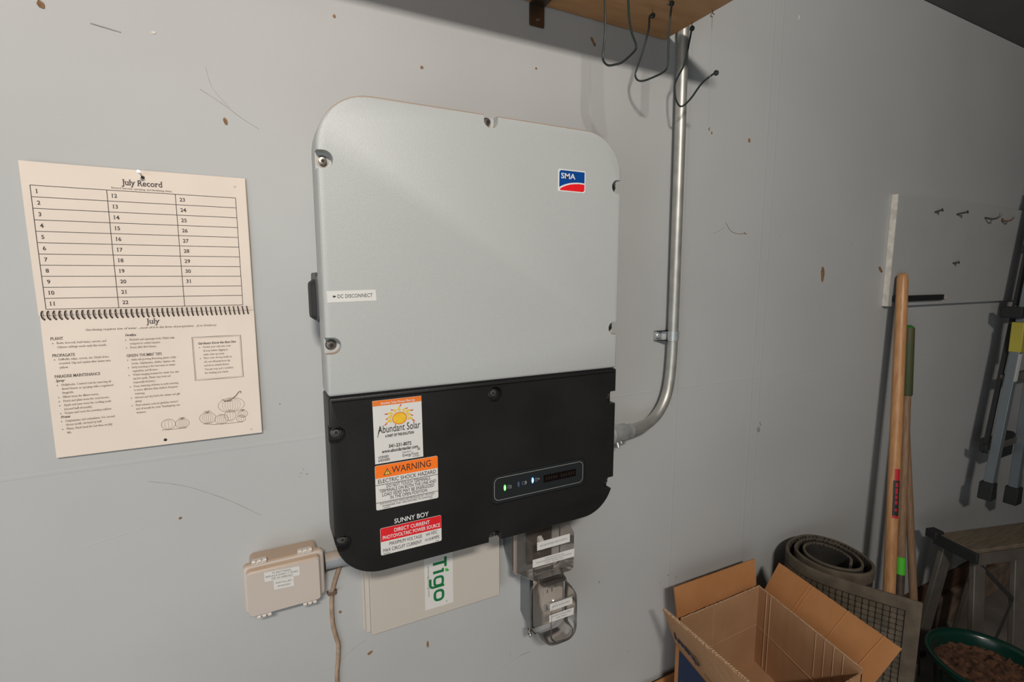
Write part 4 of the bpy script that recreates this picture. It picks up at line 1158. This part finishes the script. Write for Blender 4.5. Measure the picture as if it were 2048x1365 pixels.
# ------------------------------------------------------------------ rolled rubber mat
ZT, ZB = -.35, -1.05
rm = thing('rolled_mat', 'rolled grey-brown rubber floor mat standing on end beside the wall', 'mat', (1.38, -.18, ZB))
mp_ = [(1.283, -.432), (1.262, -.389), (1.241, -.350), (1.222, -.312), (1.206, -.276), (1.192, -.236), (1.189, -.195), (1.207, -.145), (1.250, -.112), (1.300, -.100), (1.350, -.106), (1.385, -.140), (1.396, -.195), (1.382, -.250), (1.350, -.292), (1.305, -.305), (1.262, -.288), (1.225, -.240), (1.222, -.185), (1.247, -.138),
       (1.300, -.117), (1.350, -.128), (1.375, -.170), (1.370, -.225), (1.340, -.270), (1.300, -.284), (1.262, -.262), (1.240, -.215), (1.250, -.165), (1.29, -.137), (1.335, -.147), (1.352, -.19), (1.338, -.24), (1.30, -.262)]
mp_ = [(-.0892 + (x + .0892) * 1.0647, -.968 + (y + .968) * 1.0647) for x, y in mp_]
cl = catmull([(x, y, 0) for x, y in mp_], 6)
arcs = [0]
for a, b in zip(cl, cl[1:]): arcs.append(arcs[-1] + (b - a).length)
def at_s(s):
    for i in range(len(cl) - 1):
        if arcs[i + 1] >= s:
            t = (s - arcs[i]) / (arcs[i + 1] - arcs[i])
            tg_ = (cl[min(i + 2, len(cl) - 1)] - cl[max(i - 1, 0)]).normalized()
            return cl[i].lerp(cl[i + 1], t), tg_
    return cl[-1], (cl[-1] - cl[-2]).normalized()
TH = .0060
def mat_strip(s0, s1, z0, z1, o0, o1, n=None):
    """Part of the mat between arc lengths s0..s1; o0, o1 = offsets of its two faces towards the outside."""
    n = n or max(2, int((s1 - s0) / .012))
    ls = []
    for k in range(n + 1):
        p, t = at_s(s0 + (s1 - s0) * k / n)
        nr = Vector((-t.y, t.x, 0)) * -1
        nr = Vector((t.y, -t.x, 0))
        a, b = p + nr * o0, p + nr * o1
        ls.append([(a.x, a.y, z0), (b.x, b.y, z0), (b.x, b.y, z1), (a.x, a.y, z1)])
    return MB().loops(ls)
# which side is the outside of the roll?
p_, t_ = at_s(.2)
SG = 1 if (Vector((t_.y, -t_.x, 0)).dot(Vector((1.38, -.16, 0)) - p_) < 0) else -1
total = arcs[-1]
mat_strip(0, total, ZB, ZT, -SG * TH, 0).build('mat_sheet', 'matdark', rm, smooth=50)
BW = .032
mat_strip(0, 1.06, ZT - BW, ZT + .0006, -SG * TH, SG * .0025).build('top_border', 'mat', rm, smooth=50, bevel=.0012)
mat_strip(1.06, total, ZT - .004, ZT + .0006, -SG * TH, SG * .0006).build('inner_rim', 'mat', rm, smooth=50)
mat_strip(0, BW, ZB, ZT - BW + .001, -SG * TH, SG * .0030).build('end_border', 'mat', rm, smooth=50)
mat_strip(0, total, ZB, ZB + BW, -SG * TH, SG * .0028).build('bottom_border', 'mat', rm, smooth=50)
pit = .0150
def cell_mesh(s, z):
    p, t = at_s(s); nr = Vector((t.y, -t.x, 0)) * SG
    hw = pit * .43
    o = rrect(-hw, hw, -hw, hw, .0030, 2)
    return [[p + t * u + nr * y + Vector((0, 0, z + v)) for u, v in o] for y, in ((.0002,), (.0024,))]
stuff = MB(); cnt = 0
z = ZT - BW - pit * .55; row = 0
while z > ZB + BW + pit * .4:
    s = BW + pit * .6
    while s < .62:
        if row < 14 and s < .335:
            MB().loops(cell_mesh(s, z), cap0=False).build('rubber_cell', 'mat', rm, smooth=0); cnt += 1
        else:
            stuff.loops(cell_mesh(s, z), cap0=False)
        s += pit
    z -= pit; row += 1
so = stuff.build('rubber_cells_rest', 'mat', rm, smooth=0)
so['kind'] = 'stuff'

# ------------------------------------------------------------------ cardboard boxes
cbx = thing('cardboard_box', 'open brown cardboard box with navy print and raised flaps', 'box', (.96, -.26, -.72))
ZF, ZR, ZB2 = -.469, -.402, -.72
sv = Vector((-.2, -1, 0)) * .322
P_bl, P_br = Vector((.835, -.100, 0)), Vector((1.150, -.100, 0))
P_fl, P_fr = P_bl + sv, P_br + sv
def up_(p, z): return Vector((p.x, p.y, z))
def panel(name, a, b, z0, z1, t, m, parent=cbx, jag=0, inward=None, n=36, top=None):
    """Upright board from a to b; t = thickness vector; jag = ragged upper edge."""
    f1, f2 = [], []
    prof = []
    for k in range(n + 1):
        q = a.lerp(b, k / n)
        dz = (random.random() - .5) * jag if 0 < k < n else 0
        w = Vector((0, 0, 0))
        prof.append([(q.x, q.y, z0), (q.x, q.y, z1 + dz), (q.x + t.x, q.y + t.y, z1 + dz * .6), (q.x + t.x, q.y + t.y, z0)])
    return MB().loops(prof).build(name, m, parent, smooth=0)
ny = Vector((0, -.004, 0)); nx = Vector((.004, 0, 0))
panel('back_panel', P_bl, P_br, ZB2, ZF, ny, 'card'); panel('left_panel', P_bl, P_fl, ZB2, ZF, nx, 'card')
panel('right_panel', P_br, P_fr, ZB2, ZF, -nx, 'card'); panel('front_panel', P_fl, P_fr, ZB2, ZF, -ny, 'card')
MB().loops([[up_(p, ZB2) for p in (P_bl, P_br, P_fr, P_fl)], [up_(p, ZB2 + .006) for p in (P_bl, P_br, P_fr, P_fl)]]).build('bottom_panel', 'card', cbx, smooth=0)
# rough-cut inner liner standing higher than the fold
g = .006
i_bl, i_br = P_bl + Vector((g, -g, 0)), P_br + Vector((-g, -g, 0))
i_fl, i_fr = P_fl + Vector((g, g, 0)), P_fr + Vector((-g, g, 0))
lb = panel('liner_back', i_bl, i_br, ZB2 + .08, ZR, ny, 'cardin', jag=.0022, n=50)
lr = panel('liner_right', i_br, i_fr + Vector((0, -.0, 0)), ZB2 + .08, ZR, -nx, 'cardin', jag=.0025, n=60)
panel('liner_front', i_fl, i_fr, ZB2 + .08, ZR - .014, -ny, 'cardin', jag=.0025, n=50)
panel('liner_left', i_bl, i_fl, ZB2 + .08, ZF + .005, nx, 'cardin', jag=.002, n=50)
MB().loops([[up_(p, ZB2 + .082) for p in (i_bl, i_br, i_fr, i_fl)], [up_(p, ZB2 + .087) for p in (i_bl, i_br, i_fr, i_fl)]]).build('liner_floor', 'cardin', cbx, smooth=0)
def torn(a, b, z, parent, n=120):
    pth = []
    for k in range(n + 1):
        q = a.lerp(b, k / n)
        pth.append((q.x + (random.random() - .5) * .0016, q.y + (random.random() - .5) * .0016, z + (random.random() - .5) * .0016))
    MB().tube(pth, .0013, 5).build('torn_edge', 'cardedge', parent)
torn(i_bl + ny * .6, i_br + ny * .6, ZR, lb); torn(i_br - nx * .6, i_fr - nx * .6, ZR, lr)
def ridge(name, a, b, w, parent, m='crease'):
    MB().tube([a, b], w, 6).build(name, m, parent)
yb = i_bl.y - .0042
ridge('crease', (i_bl.x, yb, -.522), (i_br.x, yb, -.518), .0008, lb)
ridge('crease', (.958, yb, ZR - .004), (.960, yb, -.522), .0008, lb)
for k, off in ((0, .035), (1, .05)):
    q = i_br.lerp(i_fr, off / .322)
    ridge('crease', (q.x - .0045, q.y, ZR - .002), (q.x - .0045, q.y, ZB2 + .09), .0015, lr)
ridge('crease', tuple(i_br + Vector((-.0046, -.004, -.520))), tuple(i_fr + Vector((-.0046, .004, -.540))), .0012, lr)
for t in (.62, .7, .78, .86):
    q = i_br.lerp(i_fr, t)
    ridge('crease', (q.x - .0042, q.y, ZR - .002), (q.x - .0042, q.y, -.52), .0012, lr)
def flap(name, a, b, c, d_, m, n=40, jag=.0, thick=.004, creases=(), cm='card'):
    """Flap hinged on a-b, outer edge d_-c."""
    a, b, c, d_ = map(Vector, (a, b, c, d_))
    nr = (b - a).cross(d_ - a).normalized() * thick
    ls = []
    up = ((d_ - a) + (c - b)).normalized()
    for k in range(n + 1):
        t = k / n
        lo_, hi_ = a.lerp(b, t), d_.lerp(c, t)
        hi_ = hi_ + up * ((random.random() - .5) * jag if 0 < k < n else 0)
        ls.append([lo_, hi_, hi_ + nr, lo_ + nr])
    fo = MB().loops(ls).build(name, m, cbx, smooth=0)
    for t in creases:
        e0, e1 = a.lerp(b, t), d_.lerp(c, min(1, t + .03))
        for s in (0, 1):
            MB().tube([e0 + nr * s, e1 + nr * s], .0016, 6).build('crease', m, fo)
    return fo
flap('back_flap', up_(P_bl, ZF) + Vector((.010, 0, 0)), up_(P_br, ZF) + Vector((-.002, 0, 0)), (1.163, -.070, -.345), (.849, -.070, -.340), 'card', jag=.0008)
flap('right_flap', up_(P_br, ZF), up_(P_fr, ZF), (1.160, -.452, -.358), (1.232, -.106, -.359), 'card', jag=.001, creases=(.28, .31, .60, .86))
LF = flap('left_flap', up_(P_bl, ZF), up_(P_fl, ZF), (.7655, -.388, -.352), (.788, -.100, -.362), 'cardin', jag=.004, n=90)
flap('front_flap', up_(P_fl, ZF) + Vector((.005, 0, 0)), up_(P_fr, ZF) - Vector((.005, 0, 0)), up_(P_fr, ZF) + Vector((-.03, -.11, -.07)), up_(P_fl, ZF) + Vector((-.02, -.11, -.07)), 'card')
# corrugated core showing along the torn edge of the left flap
mb = MB(); a, b = Vector((.7885, -.100, -.3612)), Vector((.7660, -.388, -.3512))
pth = []
for k in range(161):
    q = a.lerp(b, k / 160); pth.append(q + Vector((.0016 * (1 if k % 4 < 2 else -1), 0, .0004)))
mb.tube(pth, .0011, 5).build('torn_edge', 'cardedge', LF)
# print on the left side: name on the flap (upside down while the flap is up) and a navy panel below the fold
fa, fb = up_(P_bl, ZF), up_(P_fl, ZF)
fu = (fb - fa).normalized(); fw = (Vector((.788, -.100, -.362)) - fa); fw -= fu * fw.dot(fu); fw.normalize()
fn = fu.cross(fw).normalized()
if fn.dot(Vector((-.089, -.968, .47)) - fa) < 0: fn = -fn
fl_map = lambda u, v: tuple(fa + fu * u + fw * v + fn * .0046)
mb = MB(); write(mb, lambda u, v: fl_map(.118 - u, .046 - v), 'chewy', 0, 0, .030, u1=.105, bold=.03); mb.build('box_name', 'navy', LF, smooth=0)
mb = MB(); strip(mb, fl_map, [(.128, .016), (.20, .016)], .0022); mb.build('print_line', 'printbrown', LF, smooth=0)
lp = [o for o in cbx.children if o.name.startswith('left_panel')][0]
sn = Vector((-1, .2, 0)).normalized()
sd_map = lambda u, z: tuple(P_bl + (P_fl - P_bl) * u + sn * .0006 + Vector((0, 0, z)))
mb = MB(); patch(mb, sd_map, [(.05, -.70), (.95, -.70), (.95, ZF - .012), (.05, ZF - .012)]); mb.build('navy_print_panel', 'navy', lp, smooth=0)
sd2 = lambda u, z: tuple(P_bl + (P_fl - P_bl) * u + sn * .0010 + Vector((0, 0, z)))
mb = MB(); patch(mb, sd2, [(.10, -.66), (.28, -.66), (.24, -.60), (.17, -.575), (.10, -.555)]); mb.build('print_motif', 'card', lp, smooth=0)

lbx = thing('lower_cardboard_box', 'second cardboard box underneath the open navy-printed box', 'box', (1.0, -.28, -1.05))
bxm = MB().box(.80, 1.20, -.47, -.035, -1.05, -.724)
bxm.build('box_body', 'card', lbx, bevel=.003)
MB().obox((.97, -.028, -.69), (.18, 0, 0), (0, .010, .034), (0, -.0016, .0005)).build('back_flap', 'card', lbx)
MB().obox((.80, -.075, -.70), (.02, 0, .028), (0, .036, 0), (.0012, 0, -.0012)).build('side_flap', 'card', lbx)

# ------------------------------------------------------------------ green planter
pt_ = thing('planter_pot', 'round dark green plastic planter filled with bark, at the lower right', 'planter', (1.87, -.39, -1.05))
pc = (1.87, -.39, -1.05)
MB().lathe(pc, (0, 0, 1), [(.105, 0), (.108, .004), (.135, .30), (.145, .318), (.157, .322), (.1615, .330), (.160, .338), (.153, .340), (.144, .336), (.139, .325), (.134, .29)], 56).build('pot', 'pot', pt_, smooth=60)
mb = MB(); n = 26
random.seed(3)
vs_, fs = [], []
for i in range(n + 1):
    for j in range(n + 1):
        u, v = 2 * i / n - 1, 2 * j / n - 1
        r = .1375
        x = u * math.sqrt(max(0, 1 - v * v / 2)) * r; y = v * math.sqrt(max(0, 1 - u * u / 2)) * r
        vs_.append((pc[0] + x, pc[1] + y, -1.05 + .292 + random.random() * .014))
for i in range(n):
    for j in range(n):
        a = i * (n + 1) + j
        fs.append((a, a + 1, a + n + 2, a + n + 1))
sl = mb.add(vs_, fs).build('bark_mulch', 'soil', pt_, smooth=0)
sl['kind'] = 'stuff'
